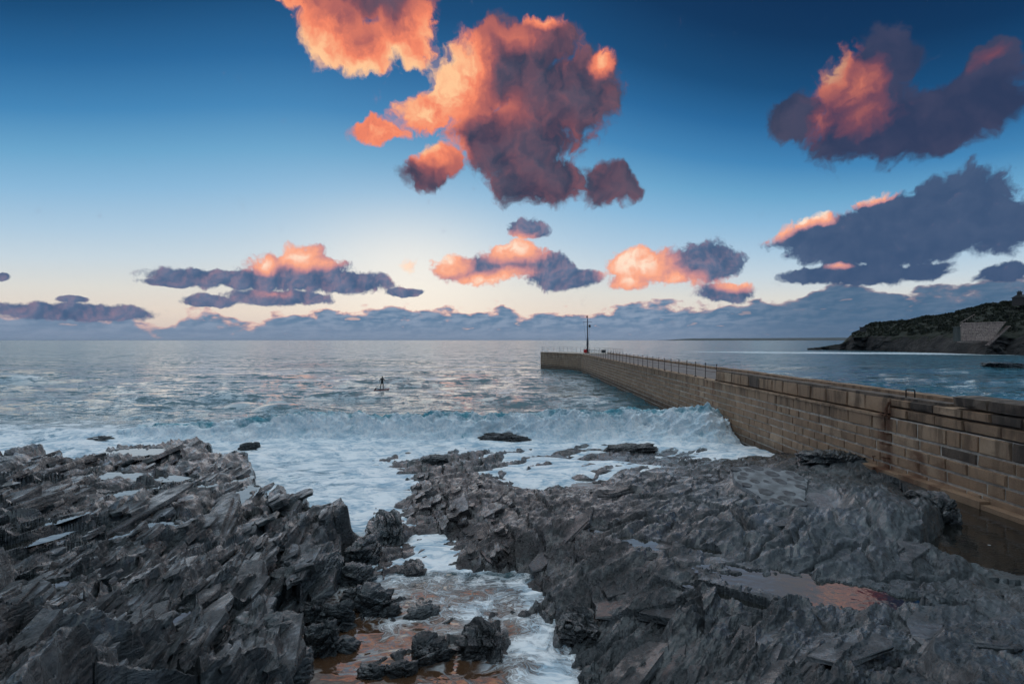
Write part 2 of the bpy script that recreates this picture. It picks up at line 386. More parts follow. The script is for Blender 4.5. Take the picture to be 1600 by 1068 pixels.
def rock_material():
    m, T, b = material('slate_rock')
    geo = T.node('ShaderNodeNewGeometry')
    P = geo.outputs['Position']
    wet = T.node('ShaderNodeAttribute', attribute_name='wet').outputs['Fac']
    pale = T.node('ShaderNodeAttribute', attribute_name='pale').outputs['Fac']
    weed = T.node('ShaderNodeAttribute', attribute_name='weed').outputs['Fac']
    wv = T.v('ADD', P, T.v('MULTIPLY', T.v('SUBTRACT', T.noise(P, 0.9, 3, .5, col=True), (.5, .5, .5)), (.5, .5, .5)))
    mpL = T.node('ShaderNodeMapping', {0: wv}); mpL.inputs['Rotation'].default_value = (0, R(24), R(-14)); mpL.inputs['Scale'].default_value = (9.0, 1.3, 14.0)
    mpR = T.node('ShaderNodeMapping', {0: wv}); mpR.inputs['Rotation'].default_value = (0, R(12), R(48)); mpR.inputs['Scale'].default_value = (7.0, 1.3, 9.0)
    sL = T.noise(mpL.outputs[0], 1.0, 6, .62); sR = T.noise(mpR.outputs[0], 1.0, 6, .62)
    streak = T.mix(pale, sL, sR)
    n1 = T.noise(P, 1.4, 8, .62); n2 = T.noise(P, 22, 4, .65)
    c = T.mix(T.rng(n1, .3, .72), (.006, .0085, .010), (.036, .047, .053))
    c = T.mix(T.m('MULTIPLY', T.rng(streak, .42, .72), .65), c, (.092, .108, .115))
    c = T.mix(T.m('MULTIPLY', T.rng(streak, .5, .28), .7), c, (.022, .023, .026))
    pc = T.mix(T.rng(n1, .3, .7), (.045, .056, .064), (.140, .160, .170))
    pc = T.mix(T.m('MULTIPLY', T.rng(streak, .5, .3), .75), pc, (.022, .025, .028))
    c = T.mix(T.m('MULTIPLY', pale, .8), c, pc)
    wc = T.mix(T.rng(n2, .35, .65), (.015, .0145, .016), (.068, .057, .056))
    c = T.mix(T.m('MULTIPLY', weed, T.rng(n1, .3, .55)), c, wc)
    dmp = T.rng(T.noise(P, .7, 4, .6), .40, .60)
    c = T.mix(T.m('MULTIPLY', dmp, .55), c, T.mix(1.0, c, (.38, .40, .43), 'MULTIPLY'))
    lich = T.rng(T.noise(P, 5, 6, .7), .62, .74)
    c = T.mix(T.m('MULTIPLY', lich, .35), c, (.19, .185, .17))
    T.put(b.inputs['Base Color'], c)
    ro = T.rng(T.m('ADD', T.noise(P, 3.3, 5, .6), T.m('MULTIPLY', wet, .12)), .33, .66, .62, .22)
    ro = T.m('SUBTRACT', ro, T.m('MULTIPLY', dmp, .10))
    T.put(b.inputs['Coat Weight'], T.m('MULTIPLY', T.rng(T.noise(P, 1.3, 6, .68), .47, .58), T.rng(wet, 0, .8, .85, 1.0)))
    b.inputs['Coat Roughness'].default_value = .09; b.inputs['Coat IOR'].default_value = 1.5
    cb_ = T.node('ShaderNodeBump', {'Strength': .8, 'Distance': .03, 'Height': T.noise(P, 7, 4, .6)}); T.l.new(cb_.outputs[0], b.inputs['Coat Normal'])
    T.put(b.inputs['Roughness'], ro)
    b.inputs['Specular IOR Level'].default_value = .5
    hgt = T.m('ADD', T.m('MULTIPLY', T.noise(P, 9, 6, .65), .6), T.m('ADD', T.m('MULTIPLY', streak, 1.0), T.m('MULTIPLY', n2, T.m('ADD', .16, T.m('MULTIPLY', weed, .45)))))
    bump(T, b, hgt, 0.055, 1.0)
    return m
ROCK = rock_material()

def water_material(name, foamy=True):
    m, T, b = material(name)
    geo = T.node('ShaderNodeNewGeometry'); P = geo.outputs['Position']
    w = T.node('ShaderNodeAttribute', attribute_name='foam').outputs['Fac']
    shal = T.node('ShaderNodeAttribute', attribute_name='shallow').outputs['Fac']
    calm = T.node('ShaderNodeAttribute', attribute_name='calm').outputs['Fac']
    P2 = T.v('MULTIPLY', P, (1, 1, 0))
    wn = T.v('MULTIPLY', T.v('SUBTRACT', T.noise(P2, .55, 4, .55, col=True), (.5, .5, .5)), (2.4, 1.6, 0))
    Pw = T.v('ADD', P2, wn)
    n1 = T.noise(T.v('MULTIPLY', Pw, (.8, 1.1, 1)), 0.9, 9, .66, .3)
    n2 = T.noise(T.v('MULTIPLY', Pw, (.5, 1.2, 1)), 4.5, 6, .6, .4)
    vo = T.node('ShaderNodeTexVoronoi', {'Vector': Pw, 'Scale': 2.6}, feature='DISTANCE_TO_EDGE')
    web = T.rng(T.m('ADD', vo.outputs[0], T.m('MULTIPLY', n2, .10)), .055, .15, 1, 0)
    thr = T.m('SUBTRACT', 1.02, T.m('MULTIPLY', w, 1.0))
    full = T.rng(T.m('SUBTRACT', T.m('ADD', n1, T.m('MULTIPLY', T.m('SUBTRACT', n2, .5), .35)), thr), -.09, .07)
    lace = T.m('MULTIPLY', web, T.rng(T.m('ADD', w, T.m('SUBTRACT', n1, .5)), .30, .62))
    vo2 = T.node('ShaderNodeTexVoronoi', {'Vector': Pw, 'Scale': 8.5}, feature='DISTANCE_TO_EDGE')
    hole = T.m('MULTIPLY', T.rng(vo2.outputs[0], .04, .13), T.rng(T.m('SUBTRACT', T.m('ADD', n1, T.m('MULTIPLY', T.m('SUBTRACT', n2, .5), .35)), thr), -.04, .22, .8, 0))
    full = T.m('MULTIPLY', full, T.m('SUBTRACT', 1.0, hole))
    foam = T.m('MAXIMUM', full, T.m('MULTIPLY', lace, .75))
    deep = T.mix(shal, (.042, .124, .156), (.075, .040, .022))  # shallows: brown water with the orange cloud reflection painted into its colour
    tone = T.mix(T.rng(T.m('ADD', T.m('MULTIPLY', n1, .6), T.m('MULTIPLY', n2, .4)), .38, .58), (.30, .46, .58), (.93, .95, .96))
    T.put(b.inputs['Base Color'], T.mix(foam, deep, tone))
    T.put(b.inputs['Roughness'], T.rng(foam, 0, 1, .09, .9, False))
    T.put(b.inputs['Roughness'], T.m('MAXIMUM', T.node('ShaderNodeAttribute', attribute_name='ruffle').outputs['Fac'], T.rng(foam, 0, 1, .07, .9, False)))
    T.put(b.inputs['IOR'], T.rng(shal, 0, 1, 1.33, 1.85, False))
    wv = T.v('MULTIPLY', P2, (.75, 1.5, 1))
    k = T.rng(calm, 0, 1, 1, .10, False)
    s1 = T.v('SUBTRACT', T.noise(wv, .8, 3, .6, .3, col=True), (.5, .5, .5)); s2 = T.v('SUBTRACT', T.noise(wv, 3.4, 3, .65, .2, col=True), (.5, .5, .5))
    s0 = T.v('SUBTRACT', T.noise(T.v('MULTIPLY', wv, (.7, 1.5, 1)), .22, 3, .55, .3, col=True), (.5, .5, .5))
    sl = T.v('ADD', T.v('MULTIPLY', s0, (.5, 1.1, 0)), T.v('MULTIPLY', s1, (1.4, 1.9, 0)))
    sl = T.v('ADD', sl, T.v('MULTIPLY', s2, (1.1, 1.4, 0)))
    k = T.m('MULTIPLY', k, T.rng(T.node('ShaderNodeAttribute', attribute_name='ruffle').outputs['Fac'], .05, .18, 1.0, 1.7))
    sl = T.v('MULTIPLY', sl, T.node('ShaderNodeCombineXYZ', {0: k, 1: k}).outputs[0])
    bn = T.node('ShaderNodeBump', {'Strength': 1.0, 'Distance': .5, 'Height': T.m('MULTIPLY', foam, T.m('ADD', .03, T.m('MULTIPLY', n2, .12)))})
    T.put(b.inputs['Normal'], T.v('NORMALIZE', T.v('ADD', bn.outputs[0], sl)))
    return m
SEA = water_material('sea_water')

# ------------------------------------------------------------------ the shore: base heights from known places
def tps(pts, smooth=0.02):
    A = np.array(pts, float); n = len(A)
    X = A[:, :2]; d = np.linalg.norm(X[:, None] - X[None], axis=2)
    K = np.where(d > 0, d * d * np.log(d + 1e-9), 0) + smooth * np.eye(n)
    Pm = np.c_[np.ones(n), X]
    M = np.block([[K, Pm], [Pm.T, np.zeros((3, 3))]])
    s = np.linalg.solve(M, np.r_[A[:, 2], np.zeros(3)])
    def ev(x, y):
        o = np.zeros(x.shape) + s[n] + s[n + 1] * x + s[n + 2] * y
        for k in range(n):
            r2 = (x - X[k, 0]) ** 2 + (y - X[k, 1]) ** 2
            o += s[k] * 0.5 * r2 * np.log(r2 + 1e-12)
        return o
    return ev

LEFT = [(-200, 1068, 4.4), (0, 1068, 4.0), (200, 1068, 3.5), (380, 1068, 2.8), (470, 1060, 2.1), (-100, 900, 3.5), (0, 900, 3.1), (150, 900, 2.75), (300, 900, 2.3), (400, 900, 1.95), (0, 800, 2.6), (150, 800, 2.15), (300, 800, 1.75),
        (420, 820, 1.55), (530, 800, 1.65), (0, 735, 2.4), (100, 745, 1.8), (200, 735, 1.35), (300, 720, 1.05), (380, 740, 1.15), (300, 688, .75), (-150, 720, 2.6), (480, 860, 1.5), (430, 960, 1.9), (-400, 800, 3.2), (-500, 1068, 4.6), (0, 1400, 4.6), (400, 1400, 3.2)]
REST = [(500, 700, -.6), (400, 690, -.8), (600, 700, -.55), (560, 760, -.3), (600, 785, -.2), (100, 660, -1.2), (800, 662, -1.0), (1000, 672, -.6), (560, 805, .0), (610, 815, .35), (640, 850, .52), (610, 870, .58), (690, 850, .36), (690, 900, .50), (600, 930, .55), (650, 1000, .62),
        (560, 1040, .66), (720, 1065, .74), (820, 1065, .62), (830, 965, .60), (820, 900, .60), (500, 960, .5), (740, 960, .76),
        (700, 752, .85), (668, 738, .42), (730, 795, .95), (760, 715, .12), (810, 703, -.1), (840, 765, .18), (790, 742, .12), (880, 740, .12), (915, 715, .08), (800, 805, 1.05), (775, 845, 1.05), (860, 835, 1.35), (920, 800, 1.4), (960, 750, .75), (1000, 722, .36), (1060, 706, .08), (1130, 700, -.1), (1180, 714, .35),
        (1285, 708, 1.65), (1240, 722, 1.2), (1345, 738, 1.5), (1100, 742, 1.15), (1000, 782, 1.5), (1160, 772, 1.85), (1270, 772, 2.0), (1350, 762, 2.15), (1425, 790, 2.35), (950, 885, 1.6), (885, 905, 1.15), (905, 965, 1.05), (1000, 905, 1.75), (1100, 862, 1.9), (1200, 842, 2.1), (1300, 852, 2.05), (1400, 852, 1.95),
        (1050, 960, 1.7), (1150, 925, 1.8), (950, 1035, 1.1), (1055, 1040, 1.5), (1200, 1000, 2.0), (1280, 1062, 2.4), (1400, 1012, 2.4), (1500, 960, 2.2), (1600, 935, 2.1), (1600, 1068, 3.0), (1480, 905, 1.75), (1560, 895, 1.5), (1520, 810, 1.0), (1600, 850, 1.0), (1475, 772, 1.1), (1700, 860, 1.1), (1800, 950, 2.3), (1800, 1068, 3.0),
        (1200, 1400, 2.6), (800, 1400, 1.2), (600, 1300, 1.0), (1600, 1500, 3.3), (300, 640, -1.6), (1150, 660, -1.0), (700, 640, -1.6), (-100, 660, -1.6)]
zL = tps([at(*p) for p in LEFT]); zR = tps([at(*p) for p in REST])
EDGE = [(-400, 690, 2.6), (-200, 692, 2.4), (0, 695, 2.1), (55, 692, 1.9), (110, 714, 1.6), (170, 698, 1.2), (235, 692, 1.0), (300, 678, .75), (332, 690, .65), (338, 712, .8), (392, 706, .8), (404, 736, .9), (408, 762, .9), (420, 778, 1.0), (450, 772, 1.2), (500, 786, 1.4), (551, 786, 1.55),
        (556, 838, 1.0), (520, 862, 1.15), (512, 905, 1.0), (462, 945, 1.25), (446, 985, 1.5), (480, 1040, 1.6), (492, 1120, 1.7), (520, 1500, 1.8), (-900, 1500, 5), (-1200, 800, 4)]
EP = np.array([at(*p)[:2] for p in EDGE])
def sd_poly(x, y, P):
    d = np.full(x.shape, 1e9); ins = np.zeros(x.shape, bool)
    n = len(P)
    for i in range(n):
        a = P[i]; b = P[(i + 1) % n]; e = b - a
        t = np.clip(((x - a[0]) * e[0] + (y - a[1]) * e[1]) / (e @ e), 0, 1)
        d = np.minimum(d, (x - a[0] - t * e[0]) ** 2 + (y - a[1] - t * e[1]) ** 2)
        c = ((a[1] > y) != (b[1] > y)) & (x < (b[0] - a[0]) * (y - a[1]) / (b[1] - a[1] + 1e-12) + a[0])
        ins ^= c
    return np.where(ins, 1, -1) * np.sqrt(d)

def plates(x, y, th, L, W, amp, tilt, seed, crack=0.0):
    c, s = math.cos(th), math.sin(th)
    a = (x * c + y * s); b = (-x * s + y * c)     # a along the strike, b across it
    wa = fbm(x / (L * .8), y / (L * .8), 2, seed + 50) * .45
    wb = fbm(x / (L * .6) + 9, y / (L * .6), 3, seed + 60) * .5
    rv, oa, ob, gap = voro(a / L + wa, b / W + wb, seed)
    h = amp * (rv - .5) + tilt * W * ob * (.6 + .8 * rv) + .12 * tilt * W * oa
    if crack: h = h - crack * (1 - sstep(0, .16, gap))
    return h

def strata(x, y, th, lam, L, amp, tilt, seed, sp):
    """parallel beds along the strike: a saw profile across them, broken into lengths along them"""
    c, s = math.cos(th), math.sin(th)
    a = x * c + y * s; b = -x * s + y * c
    u = b / lam + fbm(a / (L * 1.5), b / (lam * 7), 3, seed + 50) * 1.5 + .30 * fbm(x / lam * .9, y / lam * .9, 2, seed + 55)
    i = np.floor(u).astype(np.int64); f = (u - i).astype(np.float32)
    fall = np.clip(4.5 * sp / lam, .14, .5)
    def bed(i, ff):
        Lr = L * (.45 + 1.1 * h2(i, i * 0, seed + 1))
        v = a / Lr + h2(i, i * 0, seed + 2) * 60 + .30 * vn(b / lam * 1.7, a / L * 2.5, seed + 57)
        j = np.floor(v).astype(np.int64); g = (v - j).astype(np.float32)
        r = h2(i, j, seed + 3); r2 = h2(i, j, seed + 4)
        return amp * 2 * (r - .5) + tilt * lam * (ff - .5) * (.5 + r2) + .35 * abs(tilt) * lam * (g - .5) * (r2 - .4) * 2
    w_ = np.clip((f - (1 - fall)) / fall, 0, 1)
    h = bed(i, np.minimum(f / (1 - fall), 1)) * (1 - w_) + bed(i + 1, np.zeros_like(f)) * w_
    return h * sstep(.7, 2.2, lam / sp)

# flat pools in the rock: name, px, py, z, rx, ry (metres), rotation, label
POOLS = [('large', 215, 828, 2.06, .62, .42, 20), ('upper', 362, 785, 1.33, .30, 1.35, 8), ('tip', 212, 706, 1.13, 1.1, .6, 0), ('edge', 268, 762, 1.36, .9, .30, 15), ('a', 92, 912, 2.72, .30, .14, 20),
         ('b', 40, 826, 2.38, .85, .16, 62), ('c', 25, 853, 2.5, .6, .15, 55), ('d', 8, 938, 3.0, .20, .18, 0), ('e', 160, 842, 2.2, .38, .14, 30), ('f', 212, 745, 1.4, 1.5, .35, -10), ('g', 437, 803, 1.42, .2, .3, 0), ('h', 470, 800, 1.5, .25, .3, 0), ('i', 448, 822, 1.46, .16, .4, 0),
         ('j', 272, 968, 2.25, .12, .22, -20), ('k', 374, 752, .98, .24, .6, 0), ('l', 165, 775, 1.86, .8, .25, 30),
         ('right_orange', 1285, 925, 1.58, 1.85, .62, -26), ('r1', 1008, 850, 1.55, .62, .32, -30), ('r2', 945, 832, 1.38, .42, .2, -20), ('r3', 1106, 862, 1.80, .45, .14, -30), ('r4', 1140, 935, 1.70, .9, .12, -40), ('r7', 920, 758, .86, .6, .4, 0), ('r8', 895, 725, .34, 1.2, .5, 0), ('r9', 1165, 738, 1.62, .4, .2, 0)]
PW = []
for nm, px, py, z, rx, ry, rt in POOLS:
    p = at(px, py, z); g_ = 1.3 if px < 520 else 1.0; PW.append([nm, p[0], p[1], z, rx * g_, ry * g_, R(rt), px, py])
POOLP = [(1393, 737), (1440, 760), (1466, 783), (1474, 826), (1448, 850), (1440, 872), (1490, 888), (1560, 893), (1640, 905), (1760, 915)]
WPOOL = np.array([at(px, py, 1.45)[:2] for px, py in POOLP] + [(15.5, 9.0), (15.5, 19.0)])

COB = at(1222, 764, 1.95)        # the cobbled mortar patch
def water_level(y):
    return np.interp(y, [4, 7, 9, 12, 15, 20, 26, 32, 40], [1.0, .95, .86, .68, .48, .27, .1, 0, 0])
def shore(x, y, pools=True):
    """height and masks of the rock shore"""
    sd = sd_poly(x, y, EP) + fbm(x / 1.1, y / 1.1, 4, 5) * .55
    lw = sstep(-.15, .35, sd)
    n0 = fbm(x / 3.0, y / 3.0, 4, 31)
    left = zL(x, y) + n0 * .25
    right = zR(x, y) + n0 * .06
    th1 = R(102); th2 = R(40)
    sp = np.maximum(y * y / 2300.0, .011)
    spx = np.maximum(y * .0021, .4 * sp)
    dl = plates(x, y, th1, 5.0, 1.5, .17, .14, 11, .09) + (1 - .55 * sstep(9, 19, y)) * ( strata(x, y, th1, 1.15, 3.2, .11, -.40, 12, spx) + strata(x, y, th1 + .10, .42, 1.5, .045, -.42, 13, spx) + (1 - sstep(9, 14, y)) * (strata(x, y, th1 - .06, .17, .7, .009, -.26, 14, spx) + strata(x, y, th1 + .04, .065, .34, .003, -.22, 15, spx)))
    thr = th2
    dr = plates(x, y, thr, 4.4, 2.0, .10, .05, 21, .10) + strata(x, y, thr, 1.5, 3.6, .065, .16, 22, sp) + strata(x, y, thr - .15, .5, 1.7, .033, .25, 23, sp) + strata(x, y, thr + .08, .17, .8, .013, .28, 24, sp) + strata(x, y, thr, .065, .3, .005, .25, 26, sp)
    dr = dr * (1 - .45 * sstep(3.5, 7, x)) + plates(x, y, R(52), 2.3, .8, .03, .02, 28, .07) * sstep(2.5, 5, x)
    # ragged weedy ground towards the sea
    rg = fbm(x / .8, y / .8, 3, 41, .5) * .7 + fbm(x / .22, y / .26, 3, 43, .55) * .45 * sstep(.5, 2.0, .26 / sp)
    weed = sstep(.0, 1.0, 1 - np.clip((x - 1.5) / 6.0, 0, 1)) * sstep(.15, .6, right) * (1 - lw) * (.25 + .75 * sstep(9, 14, y))
    dr = dr * (1 - .5 * weed) + rg * (.02 + .13 * weed * sstep(.1, .7, right - water_level(y)))
    dc = plates(x, y, R(100), 2.2, .5, .10, .2, 25, .04) + strata(x, y, R(108), .30, 1.2, .03, -.3, 27, spx) * (1 - .7 * sstep(10, 15, y))
    near = sstep(3.0, .5, x)
    dr = dr + dc * near * .8
    z = left * lw + right * (1 - lw) + dl * lw + dr * (1 - lw)
    # crack beside the big dark slab on the left platform's flank
    for (p0, p1, wd, dp) in ((at(462, 890, 1.4), at(418, 968, 1.7), .16, .9), (at(930, 752, 1.1), at(1130, 800, 1.8), .14, .25), (at(1130, 800, 1.8), at(1170, 835, 1.9), .12, .3), (at(960, 828, 1.55), at(1035, 815, 1.6), .22, .38), (at(1260, 905, 1.8), at(1335, 852, 2.0), .10, .2), (at(1230, 950, 1.75), at(1590, 880, 1.7), .08, .16)):
        ax, ay = p0[:2]; ex = p1[0] - ax; ey = p1[1] - ay
        t = np.clip(((x - ax) * ex + (y - ay) * ey) / (ex * ex + ey * ey), 0, 1)
        dd = np.sqrt((x - ax - t * ex) ** 2 + (y - ay - t * ey) ** 2) + fbm(x / .5, y / .5, 3, 77) * .12
        z = z - dp * (1 - sstep(wd * .4, wd * 1.5, dd))
    for nm, cx, cy, pz, rx, ry, rt, _px, _py in (PW if pools else ()):
        c, s = math.cos(rt), math.sin(rt)
        u = ((x - cx) * c + (y - cy) * s) / rx; v = (-(x - cx) * s + (y - cy) * c) / ry
        nr = fbm(x / .34, y / .34, 4, 91) * .65
        r = np.sqrt(u * u + v * v)
        mk = 1 - sstep(.80, 1.12, r + nr)
        z = z * (1 - mk) + (pz - .09 + .2 * np.clip(z - pz, -.3, .3)) * mk
        rim = (1 - sstep(1.42, 1.7, r)) * (1 - mk)
        z = np.where(z < pz + .03, z + np.minimum(pz + .03 + .05 * np.abs(nr) - z, .12) * np.clip(rim * 1.6, 0, 1), z)
    # the deep pool along the wall
    wp = sd_poly(x, y, WPOOL) + fbm(x / .7, y / .7, 4, 95) * .22
    wm = sstep(-.12, .22, wp)
    z = z * (1 - wm) + np.minimum(z, .75) * wm
    z = np.where((wp < 0) & (wp > -.5) & (z < 1.5) & (x < 14.4), np.maximum(z, 1.5), z)
    # cobble patch bed
    r = np.sqrt(((x - COB[0]) / 1.25) ** 2 + ((y - COB[1]) / 2.2) ** 2)
    mk = 1 - sstep(.85, 1.2, r)
    z = z * (1 - mk) + (COB[2] - .06 + .09 * (y - COB[1])) * mk
    pale = np.clip(sstep(2.5, 8.0, x) * sstep(1.1, 1.8, right) * (1 - lw), 0, 1)
    wet = np.clip(1.2 - (z - .3), 0, 1)
    return z, lw, weed, pale, wet

for q in PW:
    for it in range(2):
        a_ = np.linspace(0, 6.28, 24); c_, s_ = math.cos(q[6]), math.sin(q[6])
        u_ = np.concatenate([np.cos(a_) * k for k in (.3, .7, 1.0)]) * q[4]; v_ = np.concatenate([np.sin(a_) * k for k in (.3, .7, 1.0)]) * q[5]
        zz = shore(q[1] + u_ * c_ - v_ * s_, q[2] + u_ * s_ + v_ * c_, False)[0]
        q[3] = float(np.percentile(zz, (38 if q[0] in 'bcdeil' else 54) if q[7] < 520 else (38 if q[0] == 'right_orange' else 15))); p = at(q[7], q[8], q[3]); q[1], q[2] = p[0], p[1]


def build_shore():
    ys = [3.0]
    while ys[-1] < 38: ys.append(ys[-1] + max(.011, ys[-1] ** 2 / (512 * 4.6) * 1.05))
    ys = np.array(ys); tx = np.linspace(-1.22, 1.22, 1250)
    Y = np.repeat(ys[:, None], len(tx), 1); X = tx[None, :] * (Y + .6)
    x = X.ravel(); y = Y.ravel()
    z, lw, weed, pale, wet = shore(x, y)
    keep = (z > water_level(y) - .45) & ((x < 14.6) | (z > 5))
    co = np.stack([x, y, z], 1)
    q = grid_quads(len(ys), len(tx), keep)
    at_ = {'weed': weed, 'pale': pale, 'wet': wet}
    co, q, at_ = compact(co, q, at_)
    o = link('rocky_shore', mesh_np('rocky_shore', co, q, ROCK, False, at_))
    tag(o, 'dark jagged slate shore running down into the surf', kind='structure')
    print('shore quads', len(q))
build_shore()

def build_slabs():
    r = np.random.RandomState(21); V = []; Fc = []; W = {'weed': [], 'pale': [], 'wet': []}
    def scatter(n, box, th, dthv, A, B, Tk, dip, side, sink=0.0, follow=False):
        px = r.uniform(box[0], box[2], n * 3); py = box[1] + (box[3] - box[1]) * r.uniform(0, 1, n * 3)
        zg = np.full(px.shape, 1.5)
        for it in range(6):
            d = F * (H - zg) / (py - HOR); x = (px - 800) / F * d
            zg = .5 * zg + .5 * shore(x, d)[0]
        z, lw, weed, pale, wet = shore(x, d)
        ok = (z > water_level(d) + .12) & (np.abs(z - zg) < .25) & (d > 3.2) & (d < 34) & (x < 13)
        ok &= (lw > .9) if side == 'L' else (lw < .1)
        for q in PW: ok &= ((x - q[1]) ** 2 + (d - q[2]) ** 2) > (max(q[4], q[5]) * .9) ** 2
        ok &= (((x - COB[0]) / 1.7) ** 2 + ((d - COB[1]) / 2.6) ** 2) > 1
        ok &= sd_poly(x, d, WPOOL) < -.3
        for i in np.nonzero(ok)[0][:n]:
            k = np.clip(d[i] / 11.0, .45, 1.5)
            a_, b_, t_ = r.uniform(*A) * k, r.uniform(*B) * k, r.uniform(*Tk) * k
            t0 = th + r.normal() * dthv; dp = R(dip + r.normal() * 6)
            c, s = math.cos(t0), math.sin(t0)
            e1 = Vector((c, s, r.normal() * .06)).normalized(); e2 = Vector((-s * math.cos(dp), c * math.cos(dp), -math.sin(dp))); e3 = e1.cross(e2).normalized()
            if follow:
                hs_ = [zR(np.array([x[i] + a]), np.array([d[i] + b]))[0] for a, b in ((.5, 0), (-.5, 0), (0, .5), (0, -.5))]
                nz = Vector((hs_[1] - hs_[0], hs_[3] - hs_[2], 1.0)).normalized()
                if nz.z < .9: continue
                e3 = (nz + Vector((r.normal() * .06, r.normal() * .06, 0))).normalized(); e1 = (e1 - e3 * e1.dot(e3)).normalized(); e2 = e3.cross(e1)
            ctr = Vector((x[i], d[i], z[i])) + e3 * t_ * (r.uniform(.0, .4) + sink)
            for lay in range(2 if r.rand() < .45 else 1):
                n_ = r.randint(6, 10); an = np.sort(np.linspace(0, 2 * math.pi, n_, endpoint=False) + r.uniform(-.28, .28, n_))
                top = []
                for q in an:
                    rad = r.uniform(.75, 1.12); u = math.copysign(abs(math.cos(q)) ** .6, math.cos(q)) * a_ * rad; v = math.copysign(abs(math.sin(q)) ** .6, math.sin(q)) * b_ * rad
                    top.append(ctr + e1 * u + e2 * v + e3 * r.uniform(-.02, .02) * k)
                n0 = len(V)
                V.extend([p + e3 * 0 for p in top]); V.extend([p - e3 * t_ * .35 + (p - ctr) * r.uniform(.0, .05) for p in top]); V.extend([p - e3 * t_ * 1.5 + (p - ctr) * r.uniform(-.06, .10) for p in top])
                V.append(sum(top, Vector()) / n_ + e3 * r.uniform(-.015, .02) * k)
                for j in range(n_):
                    j2 = (j + 1) % n_
                    Fc.append((n0 + 3 * n_, n0 + j, n0 + j2)); Fc.append((n0 + j, n0 + n_ + j, n0 + n_ + j2, n0 + j2)); Fc.append((n0 + n_ + j, n0 + 2 * n_ + j, n0 + 2 * n_ + j2, n0 + n_ + j2))
                for kk, vv in (('weed', weed[i]), ('pale', pale[i]), ('wet', wet[i])): W[kk].extend([vv] * (3 * n_ + 1))
                ctr = ctr + e3 * t_ * .55 + e1 * r.normal() * a_ * .2 + e2 * r.uniform(-.1, .4) * b_; a_ *= .7; b_ *= .65
    scatter(620, (-60, 690, 560, 1075), R(102), .10, (.16, .62), (.06, .22), (.035, .095), 17, 'L', -.25)
    scatter(60, (-60, 690, 540, 1075), R(104), .08, (.7, 1.8), (.22, .5), (.07, .15), 15, 'L', -.8)
    scatter(70, (560, 730, 800, 900), R(104), .12, (.2, .55), (.08, .22), (.05, .13), 24, 'R', -.3)
    scatter(48, (880, 720, 1560, 1075), R(42), .16, (.4, 1.3), (.2, .65), (.05, .10), 4, 'R', -.75, True)
    me = bpy.data.meshes.new('slate_slabs'); me.from_pydata([tuple(v) for v in V], [], Fc)
    for kk, vv in W.items():
        a = me.attributes.new(kk, 'FLOAT', 'POINT'); a.data.foreach_set('value', np.array(vv, np.float32))
    me.materials.append(ROCK); me.update()
    o = link('slate_slabs', me, bpy.data.objects['rocky_shore']); o['kind'] = 'stuff'
build_slabs()

# ------------------------------------------------------------------ the sea
def sea_waves(x, y, spacing):
    rs = np.random.RandomState(3)
    z = np.zeros(x.shape, np.float32)
    for i in range(64):
        lam = 1.1 * (34 / 1.1) ** (i / 63.0)
        thd = R(-90 + rs.uniform(-1, 1) * (52 if lam < 12 else 22))
        k = 2 * math.pi / lam; amp = .0125 * lam ** .66 * rs.uniform(.5, 1.2)
        ph = rs.uniform(0, 6.28)
        fade = sstep(2.2, 4.0, lam / spacing)
        a = (x * math.cos(thd) + y * math.sin(thd)) * k + ph
        z += fade * amp * (np.sin(a) + .22 * np.sin(2 * a + .4))
    grp = .65 + .7 * fbm(x / 40, y / 25, 2, 8)
    return z * grp
def wave_ridge(x, y):
    """smooth ridge of the breaking wave: height above still water"""
    yc = 34.6 + fbm(x / 9, x * 0 + 2.2, 2, 61) * 1.6 + .02 * (x + 6)
    t = y - yc
    prof = np.where(t < 0, np.exp(-(t / (1.15 + 1.3 * sstep(7, 13, x))) ** 2), np.exp(-(t / 3.0) ** 2))
    span = sstep(-31, -22, x) * sstep(16.5, 12.2, x)
    hgt = 1.25 + .45 * fbm(x / 5.0, x * 0 + 7.3, 3, 62)
    hgt = hgt * (.55 + .45 * sstep(-24, -10, x))
    return prof * span * hgt, t, span
